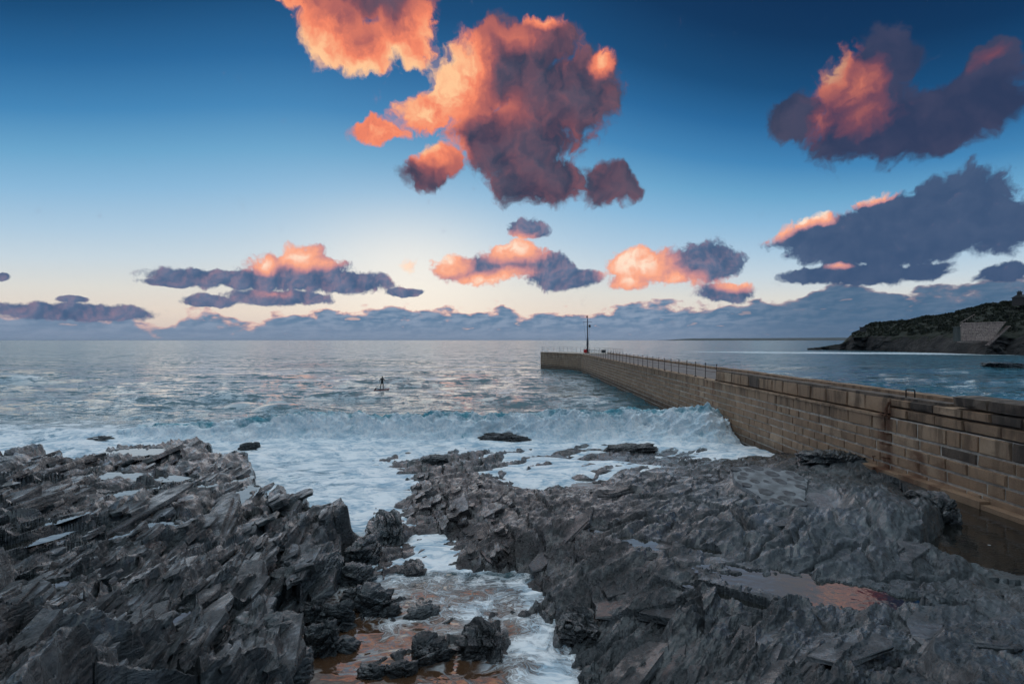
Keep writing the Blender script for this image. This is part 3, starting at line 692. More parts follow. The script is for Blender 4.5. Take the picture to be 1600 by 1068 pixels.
def build_sea():
    r = [0.22]
    while r[-1] < 640: r.append(r[-1] + min(.9, .06 + r[-1] * .12))
    ys = (512 * H / np.array(r))[::-1]; ys = ys[ys > 5.2]
    ys = np.r_[ys, 30000]
    tx = np.linspace(-1.5, 1.5, 760)
    Y = np.repeat(ys[:, None], len(tx), 1); X = tx[None, :] * (Y + 2)
    x = X.ravel(); y = Y.ravel()
    dy = np.gradient(ys); sp = np.repeat(np.maximum(dy, ys * 3.0 / 760)[:, None], len(tx), 1).ravel()
    z = water_level(y)
    amp = sstep(9, 34, y) * .85 + .15 * sstep(6, 12, y)
    wv = sea_waves(x, y, np.maximum(sp, .02))
    z = z + wv * amp
    zs, lw, weed, pale, wet = shore(np.clip(x, -60, 60), np.clip(y, 0, 60))
    depth = water_level(y) - zs
    rd, t, span = wave_ridge(x, y)
    z = z + rd * .8 - .25 * span * np.exp(-(t / 1.5) ** 2)
    ch = fbm(x / .9, y / .6, 4, 71) * .05 * (y < 34)
    z = z + ch * sstep(6, 10, y)
    # foam amount
    f = .16 + .15 * fbm(x / 14, y / 7, 3, 81)
    f = f + .34 * sstep(44, 33, y) * (1 - .35 * sstep(14.5, 16, x)) + .26 * sstep(60, 40, y)
    f = f - .55 * sstep(14.4, 15.5, x) * (y < 60)
    f = f + .30 * sstep(.8, .15, depth) * (y < 36) * (y > 13)
    stream = sstep(16, 11, y)
    f = np.where(y < 16, f * (1 - stream) + stream * (.45 + .42 * fbm(x / 1.3, y / 2.0, 3, 83) - .22 * np.exp(-((x + 2.5) / 1.0) ** 2 - ((y - 8.9) / 1.3) ** 2) + .12 * np.exp(-((x - .6) / .7) ** 2)), f)
    f = f + 1.5 * rd * .3
    # calm slick lee of the pier
    f = f - .45 * np.exp(-((x - 11) / 6) ** 2) * sstep(36, 46, y)
    # broken water under the headland and on the bar right of the pier
    hd = np.exp(-((y - 262 - (x - 160) * -.35) / 26) ** 2) * sstep(70, 130, x)
    f = f + .62 * hd
    f = np.clip(f, 0, 1.25)
    calm = sstep(16, 10, y) * .85 + .45 * np.exp(-((x - 9) / 7) ** 2) * sstep(33, 44, y) * sstep(110, 80, y)
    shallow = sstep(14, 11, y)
    keep = ~((y < 34) & (depth < -.9)) & ~((y < 26) & (x > 14.2) & (y < 18)) & ~((x > 15) & (y < 17)) & ~((y < 13) & ((x < -6.5) | (x > 3.2)))
    co = np.stack([x, y, z], 1)
    q = grid_quads(len(ys), len(tx), keep)
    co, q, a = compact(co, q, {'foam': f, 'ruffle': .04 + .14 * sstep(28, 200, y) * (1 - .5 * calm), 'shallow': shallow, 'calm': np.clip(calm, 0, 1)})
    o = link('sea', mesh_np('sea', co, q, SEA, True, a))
    tag(o, 'grey blue sea with small waves and foam streaks', kind='structure')
    print('sea quads', len(q))
build_sea()

def foam_material():
    m, T, b = material('wave_foam')
    geo = T.node('ShaderNodeNewGeometry'); P = geo.outputs['Position']
    cov = T.node('ShaderNodeAttribute', attribute_name='foam').outputs['Fac']
    wv = T.v('ADD', P, T.v('MULTIPLY', T.v('SUBTRACT', T.noise(P, .8, 3, .5, col=True), (.5, .5, .5)), (1.2, 1.2, 1.2)))
    n1 = T.noise(T.v('MULTIPLY', wv, (1, .8, 1.0)), 1.1, 8, .62, .3); n2 = T.noise(wv, 6, 6, .6)
    k = T.rng(T.m('ADD', T.m('SUBTRACT', n1, .5), cov), .38, .72)
    body = T.mix(T.rng(n2, .3, .7), (.08, .28, .35), (.20, .46, .54))
    white = T.mix(T.rng(T.m('ADD', T.m('MULTIPLY', n1, .5), T.m('MULTIPLY', n2, .5)), .38, .62), (.56, .70, .78), (.92, .94, .95))
    T.put(b.inputs['Base Color'], T.mix(k, body, white))
    T.put(b.inputs['Roughness'], T.rng(k, 0, 1, .25, .9, False))
    b.inputs['IOR'].default_value = 1.33
    bump(T, b, T.m('ADD', T.m('MULTIPLY', n1, .8), T.m('MULTIPLY', n2, .3)), .22, 1.0)
    return m
FOAM = foam_material()
def build_wave():
    nx, ny = 760, 170
    xs = np.linspace(-31, 14.25, nx); us = np.linspace(-3.6, 5.0, ny)
    X = np.repeat(xs[None, :], ny, 0); U = np.repeat(us[:, None], nx, 1)
    x = X.ravel(); u = U.ravel()
    yc = 34.6 + fbm(x / 9, x * 0 + 2.2, 2, 61) * 1.6 + .02 * (x + 6)
    y = yc + u
    rd, t, span = wave_ridge(x, y)
    # billowing foam: displaced outwards so that lobes overhang
    bil = lambda s, sd: 1 - 2 * np.abs(vn(x / s + .3 * np.sin(u * 2), (u * 1.3 + rd * 1.2) / s, sd))
    b1 = bil(2.4, 100) * .45 + bil(1.3, 101) * .42 + bil(.7, 102) * .3 + bil(.33, 103) * .16 + bil(.15, 104) * .07
    act = np.clip(rd * 1.1, 0, 1.1)
    fr = sstep(1.6, -.4, u)
    z = rd * 1.08 - .16 * (1 - sstep(.02, .3, rd)) - .12 + b1 * act * (.22 + .32 * fr)
    y2 = y - act * fr * (b1 * .55 + .15)
    edge = sstep(-3.6, -2.6, u) * sstep(5.0, 3.0, u) * sstep(-31, -29.5, x)
    z = z * edge - .45 * (1 - edge)
    # throw up where it runs against the wall
    hit = np.exp(-((x - 13.2) / 1.6) ** 2) * np.exp(-(u / 1.6) ** 2)
    z = z + hit * (.3 + .5 * np.abs(vn(x / .5, u / .5, 108)))
    cov = .74 - .42 * np.exp(-((u - .35) / .75) ** 2) * sstep(.3, .8, rd) + .34 * fbm(x / 2.2, u / 1.2, 3, 110) + .12 * b1
    o = link('breaking_wave', mesh_np('breaking_wave', np.stack([x, y2, z], 1), grid_quads(ny, nx), FOAM, True, {'foam': np.clip(cov, 0, 1)}))
    tag(o, 'white foaming breaker rolling in across the cove to the pier', kind='structure')
build_wave()
def build_spray():
    r = np.random.RandomState(44); n = 900
    x = np.where(r.rand(n) < .25, r.uniform(11, 14.1, n), r.uniform(-24, 13, n))
    yc = 34.6 + fbm(x / 9, x * 0 + 2.2, 2, 61) * 1.6 + .02 * (x + 6)
    u = r.normal(size=n) * .45 - .1
    rd, t, sp_ = wave_ridge(x, yc + u)
    z = rd * 1.05 + np.abs(r.normal(size=n)) * .16 * (1 + .8 * (x > 11.5)) + .05
    s_ = r.uniform(.012, .045, n)
    o8 = np.array([(1, 0, 0), (0, 1, 0), (-1, 0, 0), (0, -1, 0), (0, 0, 1), (0, 0, -1)], float)
    V = (np.stack([x, yc + u, z], 1)[:, None] + o8[None] * s_[:, None, None]).reshape(-1, 3)
    fs = []
    for i in range(n):
        k = i * 6
        for a in range(4): fs += [(k + a, k + (a + 1) % 4, k + 4), (k + (a + 1) % 4, k + a, k + 5)]
    me = bpy.data.meshes.new('spray'); me.from_pydata(V.tolist(), [], fs); me.materials.append(simple('spray_drops', (.75, .8, .82), .6))
    tag(link('spray', me), 'white spray thrown up along the crest of the breaker', kind='stuff')

# ------------------------------------------------------------------ rock pools
def pool_material():
    m, T, b = material('pool_water')
    geo = T.node('ShaderNodeNewGeometry'); P = geo.outputs['Position']
    b.inputs['Base Color'].default_value = (.012, .013, .012, 1)
    b.inputs['Roughness'].default_value = .03; b.inputs['IOR'].default_value = 2.0
    bump(T, b, T.noise(T.v('MULTIPLY', P, (1, 1.6, 1)), 3.5, 3, .5), .007, 1.0)
    return m
POOL = pool_material()
for nm, cx, cy, pz, rx, ry, rt, _px, _py in PW:
    # a level sheet, kept only where the rock bed lies close under it
    U_, V_ = np.meshgrid(np.linspace(-1.22, 1.22, 61), np.linspace(-1.22, 1.22, 41))
    X_ = cx + U_ * rx * math.cos(rt) - V_ * ry * math.sin(rt); Y_ = cy + U_ * rx * math.sin(rt) + V_ * ry * math.cos(rt)
    bed = shore(X_.ravel(), Y_.ravel())[0]
    good = (bed > pz - .17) & (bed < pz + .10) & ((U_ ** 2 + V_ ** 2).ravel() < 1.5)
    qd = grid_quads(41, 61); qd = qd[good[qd].all(1)]
    if len(qd) == 0: continue
    co_, qd, _a = compact(np.stack([X_.ravel(), Y_.ravel(), np.full(bed.shape, pz)], 1), qd, {})
    me = mesh_np('tide_pool', co_, qd, POOL)
    tag(link('tide_pool', me), {'right_orange': 'long still rock pool on the right shelf mirroring orange cloud', 'large': 'pale sky reflecting pool in the middle of the left ledge'}.get(nm), kind='structure')
wpv = [(p[0] - (.35 if p[0] < 14 else 0), p[1], 1.45) for p in WPOOL]
me = bpy.data.meshes.new('wall_pool'); me.from_pydata(wpv, [], [list(range(len(wpv)))[::-1]]); me.materials.append(POOL)
tag(link('wall_pool', me), 'dark still pool of sea water at the foot of the pier wall', kind='structure')

# ------------------------------------------------------------------ pier
def stone_material(name, base, dark, pale):
    m, T, b = material(name)
    geo = T.node('ShaderNodeNewGeometry'); P = geo.outputs['Position']
    oi = T.node('ShaderNodeObjectInfo')
    rv = oi.outputs['Random']
    at_ = T.node('ShaderNodeAttribute', attribute_name='tone').outputs['Fac']
    rv = T.m('FRACT', T.m('ADD', rv, at_))
    n1 = T.noise(P, 2.2, 6, .6); n2 = T.noise(P, 38, 4, .7); n3 = T.noise(T.v('MULTIPLY', P, (1, 1, .18)), 2.6, 5, .6)
    c = T.mix(rv, dark, base)
    c = T.mix(T.rng(rv, .7, 1.0, 0, .55), c, pale)
    c = T.mix(T.rng(n1, .35, .7, 0, .6), c, dark)
    c = T.mix(T.rng(n2, .5, .68, 0, .55), c, pale)
    c = T.mix(T.rng(n2, .45, .3, 0, .6), c, tuple(q * .35 for q in dark))
    sp = T.node('ShaderNodeSeparateXYZ', {0: P})
    # salt-worn darkness under the coping and tide-wet foot
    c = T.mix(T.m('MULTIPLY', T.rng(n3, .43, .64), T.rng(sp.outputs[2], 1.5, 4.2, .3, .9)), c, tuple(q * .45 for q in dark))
    wetz = T.m('SUBTRACT', sp.outputs[2], T.m('MULTIPLY', T.m('SUBTRACT', n1, .5), 1.2))
    c = T.mix(T.rng(wetz, .3, 1.25, .85, 0), c, tuple(q * .3 for q in dark))
    # rust running down from the iron fittings
    def rust(y0, w, z0, amt):
        yy = T.m('ADD', T.m('SUBTRACT', sp.outputs[1], y0), T.m('MULTIPLY', T.m('SUBTRACT', n3, .5), w * 1.6))
        a = T.rng(T.m('ABSOLUTE', yy), w * .25, w, amt, 0)
        return T.m('MULTIPLY', a, T.rng(sp.outputs[2], z0 - .1, z0 + .02, 1, 0))
    for y0, w, z0, amt in ((19.55, .5, 4.1, .9), (18.0, .55, 2.6, .75), (16.9, .4, 2.5, .6), (36.4, .3, 3.6, .7), (39.2, .3, 3.6, .7)):
        c = T.mix(T.m('MULTIPLY', rust(y0, w, z0, amt), T.rng(n1, .3, .6)), c, (.115, .042, .018))
    T.put(b.inputs['Base Color'], c)
    b.inputs['Roughness'].default_value = .82
    bump(T, b, T.m('ADD', T.m('MULTIPLY', n1, .5), T.m('MULTIPLY', n2, .5)), .035, 1.0)
    return m
GRAN = stone_material('granite', (.41, .255, .152), (.29, .182, .112), (.49, .355, .245))
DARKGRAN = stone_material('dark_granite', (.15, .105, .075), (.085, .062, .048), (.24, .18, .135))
def mortar_material():
    m, T, b = material('lime_mortar')
    geo = T.node('ShaderNodeNewGeometry'); P = geo.outputs['Position']
    n = T.noise(P, 5, 6, .65); n2 = T.noise(P, 1.1, 3, .5)
    c = T.mix(T.rng(n, .35, .65), (.42, .36, .30), (.64, .57, .49))
    c = T.mix(T.rng(n2, .45, .7, 0, .5), c, (.14, .11, .085))
    T.put(b.inputs['Base Color'], c)
    b.inputs['Roughness'].default_value = .9
    bump(T, b, n, .03, 1.0)
    return m
MORT = mortar_material()
DECK = simple('deck_concrete', (.15, .125, .115), .75, 0, .35, 1.2)
IRON = simple('rusted_iron', (.030, .024, .022), .7, .3, .4, 30)
RUST = simple('heavy_rust', (.10, .042, .022), .9, 0, .5, 18)

def block_mesh(seed, mat):
    """unit block, x is depth (front at -0.5), y length, z height; chamfered uneven front"""
    r = random.Random(seed); B = .5; ch = .045
    j = lambda a: r.uniform(-a, a)
    back = [(.5, -B, -B), (.5, B, -B), (.5, B, B), (.5, -B, B)]
    mid = [(-.5 + .22 + j(.08), sy * (B + j(.008)), sz * (B - abs(j(.03)))) for sy, sz in ((-1, -1), (1, -1), (1, 1), (-1, 1))]
    fr = [(-.5 + j(.05), sy * (B - ch * .5 - abs(j(.03))), sz * (B - ch * 1.4 - abs(j(.05)))) for sy, sz in ((-1, -1), (1, -1), (1, 1), (-1, 1))]
    c = (-.5 - .01 + j(.02), j(.2), j(.2))
    vs = back + mid + fr + [c]
    fs = [(3, 2, 1, 0)]
    for k in range(4):
        k2 = (k + 1) % 4
        fs += [(k, k2, 4 + k2, 4 + k), (4 + k, 4 + k2, 8 + k2, 8 + k), (8 + k, 8 + k2, 12)]
    me = bpy.data.meshes.new('stone_block'); me.from_pydata(vs, [], fs); me.materials.append(mat); me.update()
    return me
WX = 14.3
YE = 106.0                     # where the pier bends
pier = empty('pier', (WX, 36, 0), 'long brown granite pier with a railing and bent far end', 'pier')
def child(o, parent):
    o.parent = parent; o.matrix_parent_inverse = Matrix.Translation(parent.location).inverted(); return o
def pbox(mb, x0, x1, y0, y1, z0, z1):
    return mb.box(((x0 + x1) / 2, (y0 + y1) / 2, (z0 + z1) / 2), (x1 - x0, y1 - y0, z1 - z0))
ZD = 3.58                      # deck level
mb = MB(); pbox(mb, WX + .05, WX + 6.4, 5, YE, -2.5, ZD - .012)
child(mb.build('mortar_core', MORT), pier)
# bent end
A = (WX, YE); Bq = (6.8, 121.5); Cq = (12.0, 126.5); Dq = (WX + 6.4, 112.5); E2 = (WX + 6.4, YE)
mb = MB()
poly = [A, Bq, Cq, Dq, E2]
mb.add([(p[0], p[1], -2.5) for p in poly] + [(p[0], p[1], ZD + .10) for p in poly], [[4, 3, 2, 1, 0], [5, 6, 7, 8, 9]] + [[k, (k + 1) % 5, 5 + (k + 1) % 5, 5 + k] for k in range(5)])
child(mb.build('end_core', MORT), pier)
mb = MB(); pbox(mb, WX + .35, WX + 5.9, 17, YE, ZD - .01, ZD + .03)
child(mb.build('deck', DECK), pier)

# courses of the seaward face
rs = random.Random(11)
courses = []
z = -1.6
hs = [.46, .44, .43, .42, .41, .42, .40, .42, .40, .41, .38, .40]
while z < ZD - .2:
    h = hs[len(courses) % len(hs)]
    if z + h > ZD - .21: h = ZD - z
    courses.append((z, h)); z += h
blocks = []       # (y centre, length, z centre, height, x front, depth, dark?)
for ci, (z0, h) in enumerate(courses):
    y = 7.0 + rs.uniform(0, .8)
    while y < YE - .4:
        L = rs.uniform(.75, 1.55)
        if rs.random() < .18: L *= .6
        if y + L > YE - .3: L = YE - y
        blocks.append((y + L / 2, L, z0 + h / 2, h, WX + rs.uniform(-.015, .02), .32, False))
        y += L
# parapet: low wall on the near half
def row(y0, y1, z0, h, lo, hi, xf, dark, dep=.5):
    y = y0
    while y < y1 - .01:
        L = rs.uniform(lo, hi)
        if y + L > y1 - lo * .6: L = y1 - y
        blocks.append((y + L / 2, L, z0 + h / 2, h * rs.uniform(.97, 1.0), xf + rs.uniform(-.012, .018), dep, dark)); y += L
PY1 = 36.2
row(19.4, PY1, ZD + .05, .72, .95, 1.7, WX + .10, None)
row(7, 19.4, ZD, .40, .8, 1.35, WX + .01, False)
row(7, 19.4, ZD + .40, .33, .7, 1.2, WX + .02, None)
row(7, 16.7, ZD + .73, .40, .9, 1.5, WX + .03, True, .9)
def seen(b):
    if b[0] - b[1] / 2 < 13.0: return -1
    zt = b[2] + b[3] / 2
    low = np.interp(b[0], [14, 19, 22, 24, 27, 30, 36], [1.45, 1.6, 1.75, 1.5, .6, .1, -.1])
    if zt < low: return -1
    return b[1] * b[3] / b[0] ** 2
order = sorted(range(len(blocks)), key=lambda i: -seen(blocks[i]))
protos = [block_mesh(100 + k, GRAN) for k in range(8)]
protosd = [block_mesh(200 + k, DARKGRAN) for k in range(4)]
farv = []; farf = []; fart = []
for n, i in enumerate(order):
    yc, L, zc, h, xf, dep, dk = blocks[i]
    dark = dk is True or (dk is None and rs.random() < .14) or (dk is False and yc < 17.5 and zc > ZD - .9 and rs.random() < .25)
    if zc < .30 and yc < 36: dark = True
    gy, gz = .030, .042
    sc = (dep, L - gy, h - gz)
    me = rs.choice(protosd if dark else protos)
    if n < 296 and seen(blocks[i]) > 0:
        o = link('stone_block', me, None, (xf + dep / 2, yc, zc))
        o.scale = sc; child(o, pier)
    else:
        k = len(farv)
        farv += [(xf + dep / 2 + v.co.x * sc[0], yc + v.co.y * sc[1], zc + v.co.z * sc[2]) for v in me.vertices]
        farf += [[q + k for q in p.vertices] for p in me.polygons]
        fart += [rs.random()] * len(me.vertices)
# facing of the bent end, too far away to pick stones apart
ux, uy = Bq[0] - A[0], Bq[1] - A[1]; Lf = math.hypot(ux, uy); ux /= Lf; uy /= Lf
nxv = Vector((-uy, ux, 0)); nxv = nxv if nxv.y < 0 else -nxv
for ci, (z0, h) in enumerate(courses + [(ZD, .14)]):
    s_ = 0.0
    while s_ < Lf - .05:
        L = min(rs.uniform(.8, 1.6), Lf - s_)
        if Lf - s_ - L < .4: L = Lf - s_
        me = rs.choice(protos); k = len(farv)
        for v in me.vertices:
            s2 = s_ + L / 2 + v.co.y * (L - .03); dn = -v.co.x * .3 - .10
            farv.append((A[0] + ux * s2 + nxv.x * dn, A[1] + uy * s2 + nxv.y * dn, z0 + h / 2 + v.co.z * (h - .035)))
        farf += [[q + k for q in p.vertices] for p in me.polygons]; fart += [rs.random()] * len(me.vertices)
        s_ += L
me = bpy.data.meshes.new('far_stonework'); me.from_pydata(farv, [], farf)
a_ = me.attributes.new('tone', 'FLOAT', 'POINT'); a_.data.foreach_set('value', fart); me.materials.append(GRAN)
o = child(link('far_stonework', me), pier); o['kind'] = 'stuff'
# copings, back kerb, footing ledge
def wavy_strip(name, x0, x1, y0, y1, z0, z1, mat, step, jx=.03, jz=.03, seed=1):
    mb = MB(); r = random.Random(seed); y = y0
    while y < y1 - .01:
        L = min(r.uniform(step * .7, step * 1.3), y1 - y)
        if y1 - y - L < step * .4: L = y1 - y
        a = x0 + r.uniform(-jx, jx); t = z1 + r.uniform(-jz, jz)
        mb.box(((a + x1) / 2, y + L / 2, (z0 + t) / 2), (x1 - a, L - .02, t - z0), 0, .008); y += L
    return child(mb.build(name, mat), pier)
wavy_strip('back_kerb', WX + 5.8, WX + 6.5, 17, YE + 2, ZD - .3, ZD + .24, GRAN, 1.6, .02, .03, 3)
wavy_strip('deck_edge', WX - .035, WX + .60, PY1 + .05, YE - .2, ZD - .06, ZD + .05, GRAN, 1.3, .02, .01, 4)
wavy_strip('string_course', WX - .06, WX + .5, 19.4, PY1, ZD - .05, ZD + .045, GRAN, 1.5, .015, .008, 5)
wavy_strip('parapet_coping', WX + .14, WX + .72, 17.0, PY1, ZD + .66, ZD + .80, DARKGRAN, 2.2, .02, .02, 6)
wavy_strip('upper_coping', WX + .3, WX + .95, 7, 16.65, ZD + .9, ZD + 1.12, DARKGRAN, 1.6, .02, .03, 8)
wavy_strip('footing_ledge', WX - .34, WX + .2, 8, 20.6, .6, 1.62, GRAN, 1.7, .05, .05, 7)

# railing on the deck edge
rail = empty('railing', (WX + .22, PY1, ZD), 'thin dark iron railing of posts and rails along the pier deck edge', 'railing')
pm = MB().tube([(0, 0, 0), (0, 0, 1.12)], .024, 6).ball((0, 0, 1.13), .05, 6, 4)
pm.box((0, 0, .02), (.14, .14, .05))
pme = pm.mesh('post', IRON)
ys_ = np.arange(36.4, 104.5, 2.05)
for y in ys_:
    o = link('post', pme, rail, (0, y - PY1, .05), (R(random.uniform(-1.5, 1.5)), R(random.uniform(-2, 2)), 0))
pts = lambda h: [(0, y - PY1, h + .05 + (0 if i % 2 == 0 else -.012)) for i, y in enumerate(np.linspace(36.4, ys_[-1], 67))]
for h in (1.08, .58): MB().tube(pts(h), .013, 5).build('rail', RUST, rail)
rail2 = empty('railing', (Bq[0] + .4, Bq[1] + .6, ZD), 'thin dark iron railing round the bent outer end of the pier', 'railing')
seg = [(Bq[0] + .35, Bq[1] + .2), (Cq[0] - .3, Cq[1] - .4), (Dq[0] - .4, Dq[1] + .1), (WX + 6.0, 92)]
loc0 = Vector((Bq[0] + .4, Bq[1] + .6, ZD))
path = []
for (a, b) in zip(seg[:-1], seg[1:]):
    n = max(2, int(math.hypot(b[0] - a[0], b[1] - a[1]) / 1.6))
    path += [(a[0] + (b[0] - a[0]) * k / n, a[1] + (b[1] - a[1]) * k / n) for k in range(n)]
for p in path: link('post', pme, rail2, Vector((p[0], p[1], ZD + .1)) - loc0)
for h in (1.2, .7): MB().tube([Vector((p[0], p[1], ZD + h)) - loc0 for p in path], .014, 5).build('rail', IRON, rail2)

# mast with lantern
MX, MY = at(918, 551.5, ZD + .1)[:2]
PAINT = simple('mast_paint', (.050, .055, .075), .5, 0, .3, 6)
mast = empty('signal_mast', (MX, MY, ZD + .1), 'tall slim signal mast with crossarm and lamp standing on the pier bend', 'mast')
MB().tube([(0, 0, .75), (0, 0, 3.2), (0, 0, 3.25), (0, 0, 7.3)], [.21, .19, .14, .11], 10).build('pole', PAINT, mast, None, True)
MB().tube([(0, 0, 0), (0, 0, .18), (0, 0, .25), (0, 0, .8), (0, 0, .95)], [.42, .40, .27, .25, .18], 12).build('base', simple('mast_base', (.03, .03, .03), .7), mast)
MB().tube([(-.95, 0, 6.72), (.95, 0, 6.72)], .035, 6).build('crossarm', IRON, mast)
MB().tube([(0, 0, 7.25), (-.05, 0, 7.6), (-.1, 0, 7.7)], .055, 6).tube([(-.1, 0, 7.62), (-.1, 0, 7.95)], [.15, .15], 10).tube([(-.1, 0, 7.95), (-.1, 0, 8.1)], [.17, .03], 10).build('lantern', IRON, mast)
MB().box((.47, 0, 5.8), (.36, .34, .48)).tube([(.05, 0, 5.9), (.35, 0, 5.9)], .03, 6).tube([(.47, 0, 6.04), (.47, 0, 6.14)], [.20, .05], 8).build('lamp_box', IRON, mast)
for x1, x2 in ((-.85, -.18), (.47, .2)):
    z1 = 6.72 if x1 < 0 else 5.56
    MB().tube([(x1 + (x2 - x1) * t, .02, z1 + (1.6 - z1) * t) for t in (0, .25, .5, .75, 1)], .014, 5).build('halyard', IRON, mast)
RED = simple('red_paint', (.55, .02, .025), .5, 0, .15, 6)
lb = empty('lifebuoy', (MX - .52, MY - .45, ZD + .12), 'red lifebuoy in its housing at the foot of the pier mast', 'lifebuoy')
v = []; f = []
for i in range(16):
    for k in range(8):
        a, b = 2 * math.pi * i / 16, 2 * math.pi * k / 8
        rr = .26 + .10 * math.cos(b); v.append((rr * math.cos(a), .10 * math.sin(b), .42 + rr * math.sin(a)))
        f.append((i * 8 + k, i * 8 + (k + 1) % 8, ((i + 1) % 16) * 8 + (k + 1) % 8, ((i + 1) % 16) * 8 + k))
me = bpy.data.meshes.new('ring'); me.from_pydata(v, [], f); me.materials.append(RED); link('ring', me, lb)
MB().box((0, .16, .42), (.62, .10, .72)).build('housing', RED, lb)
MB().box((0, .16, .03), (.12, .12, .10)).build('foot', IRON, lb)
bxp = at(943, 551.2, ZD + .05)
bx = empty('locker', (bxp[0], bxp[1], ZD + .03), 'small dark box on the pier deck right of the mast', 'box')
MB().box((0, 0, .33), (.85, .6, .66), 0, .01).build('body', simple('locker_paint', (.04, .05, .06), .6), bx)
MB().box((0, 0, .70), (.93, .68, .07)).build('lid', simple('locker_lid', (.05, .06, .07), .6), bx)

# iron fittings on the near wall
st = tag(MB().tube([(0, -.13, -.05), (0, -.13, .25), (0, -.10, .29), (0, .10, .29), (0, .13, .25), (0, .13, -.05)], .022, 7).build('mooring_staple', IRON, None, (WX + .45, 18.95, ZD + .80), True),
         'black iron staple standing on the parapet top', 'staple')
st.rotation_euler = (0, 0, R(55))
br = empty('ladder_remains', (WX - .02, 19.5, ZD), 'rusted stumps of an iron ladder hooked over the parapet edge', 'ladder')
MB().tube([(.16, -.1, .62), (.0, -.1, .55), (-.07, -.08, .35), (-.06, -.05, .1), (-.13, -.02, .02)], [.05, .05, .045, .04, .03], 7).tube([(-.06, -.05, .12), (-.08, .12, .05), (-.05, .3, .12)], .035, 6).build('hook', RUST, br)
for zz, w in ((-.62, .20), (-1.02, .22), (-1.55, .14)):
    MB().tube([(.03, -w, zz), (-.10, -w, zz + .02), (-.12, 0, zz - .02), (-.10, w, zz - .01), (.03, w, zz)], .026, 6).build('rung', RUST, br)
for zz in (-1.62,):
    MB().tube([(.03, .62, zz), (-.09, .62, zz - .02), (-.10, .55, zz - .20)], .022, 6).build('bracket', RUST, br)

# ------------------------------------------------------------------ paddle boarder
def skin_figure(name, verts, edges, radii, mat, root=0, sub=1):
    me = bpy.data.meshes.new(name); me.from_pydata(verts, edges, [])
    o = link(name, me)
    md = o.modifiers.new('skin', 'SKIN'); md.use_smooth_shade = True
    sv = me.skin_vertices[0] if len(me.skin_vertices) else me.skin_vertices.new().data and me.skin_vertices[0]
    for i, r in enumerate(radii):
        sv.data[i].radius = r if isinstance(r, tuple) else (r, r)
        sv.data[i].use_root = (i == root)
    s2 = o.modifiers.new('sub', 'SUBSURF'); s2.levels = sub; s2.render_levels = sub
    bpy.context.view_layer.update()
    dg = bpy.context.evaluated_depsgraph_get()
    m2 = bpy.data.meshes.new_from_object(o.evaluated_get(dg))
    o.modifiers.clear(); o.data = m2; m2.name = name; m2.materials.clear(); m2.materials.append(mat)
    return o
WET = simple('wetsuit_neoprene', (.008, .009, .011), .5, 0, .3, 12)
BX, BY, _ = at(597, 608.5, 0.06)
def gen_person():
    V = []; E = []; Rr = []
    def a(p, r, link_=None):
        V.append(p); Rr.append(r)
        if link_ is not None: E.append((link_, len(V) - 1))
        return len(V) - 1
    pel = a((0, 0, .92), (.155, .11))
    w = a((.0, .0, 1.06), (.135, .10), pel); ch = a((.01, -.01, 1.26), (.175, .115), w); sh = a((.015, 0, 1.42), (.15, .09), ch)
    nk = a((.02, .0, 1.50), .058, sh); hb = a((.02, .012, 1.575), .072, nk); hd = a((.02, .02, 1.66), .092, hb); a((.02, .015, 1.735), .062, hd)
    for sx, foot in ((-1, (-.26, .10)), (1, (.16, -.05))):
        hp = a((sx * .095, 0, .86), .095, pel)
        kn = a((sx * .095 * .4 + foot[0] * .62, foot[1] * .5 + .03, .48), .065, hp)
        ca = a((foot[0] * .9, foot[1] * .8, .32), .058, kn)
        an = a((foot[0], foot[1], .09), .040, ca)
        a((foot[0] + sx * .03, foot[1] + .16, .035), .036, an)
    # left arm reaches down the paddle shaft, right arm across the chest to its top
    s1 = a((-.19, 0, 1.40), .062, sh); e1 = a((-.30, .02, 1.13), .047, s1); h1 = a((-.335, .12, .90), .036, e1); a((-.35, .15, .83), .03, h1)
    s2 = a((.22, 0, 1.39), .062, sh); e2 = a((.27, .10, 1.13), .047, s2); h2_ = a((.08, .22, 1.14), .036, e2); a((.03, .24, 1.15), .030, h2_)
    o = skin_figure('person', V, E, Rr, WET, 0, 2)
    return o
per = gen_person(); per.location = (BX, BY, .10)
tag(per, 'person in a black wetsuit standing on a paddleboard, seen from behind', 'person')
board = empty('paddleboard', (BX - .06, BY, .04), 'dark red paddleboard under the standing person in wetsuit', 'paddleboard')
n = 20; vs = []; fs = []
for i in range(n + 1):
    t = i / n * 2 - 1; wd = .40 * (1 - abs(t) ** 3.2) ** .6 + .004; up = .14 * max(0, -t - .45) ** 1.5
    for xx, zz in ((-1, 0), (-.85, .06), (0, .075), (.85, .06), (1, 0), (.75, -.06), (-.75, -.06)): vs.append((t * 1.45, xx * wd, zz + up))
for i in range(n):
    for k in range(7): fs.append((i * 7 + k, i * 7 + (k + 1) % 7, (i + 1) * 7 + (k + 1) % 7, (i + 1) * 7 + k))
fs += [list(range(7)), [n * 7 + 6 - k for k in range(7)]]
me = bpy.data.meshes.new('hull'); me.from_pydata(vs, [], fs); me.materials.append(simple('board_paint', (.12, .03, .045), .4)); me.polygons.foreach_set('use_smooth', [True] * len(me.polygons))
link('hull', me, board, (0, 0, 0))
MB().box((-.15, 0, .078), (1.3, .5, .012)).build('deck_pad', simple('deck_pad', (.03, .03, .035), .9), board)
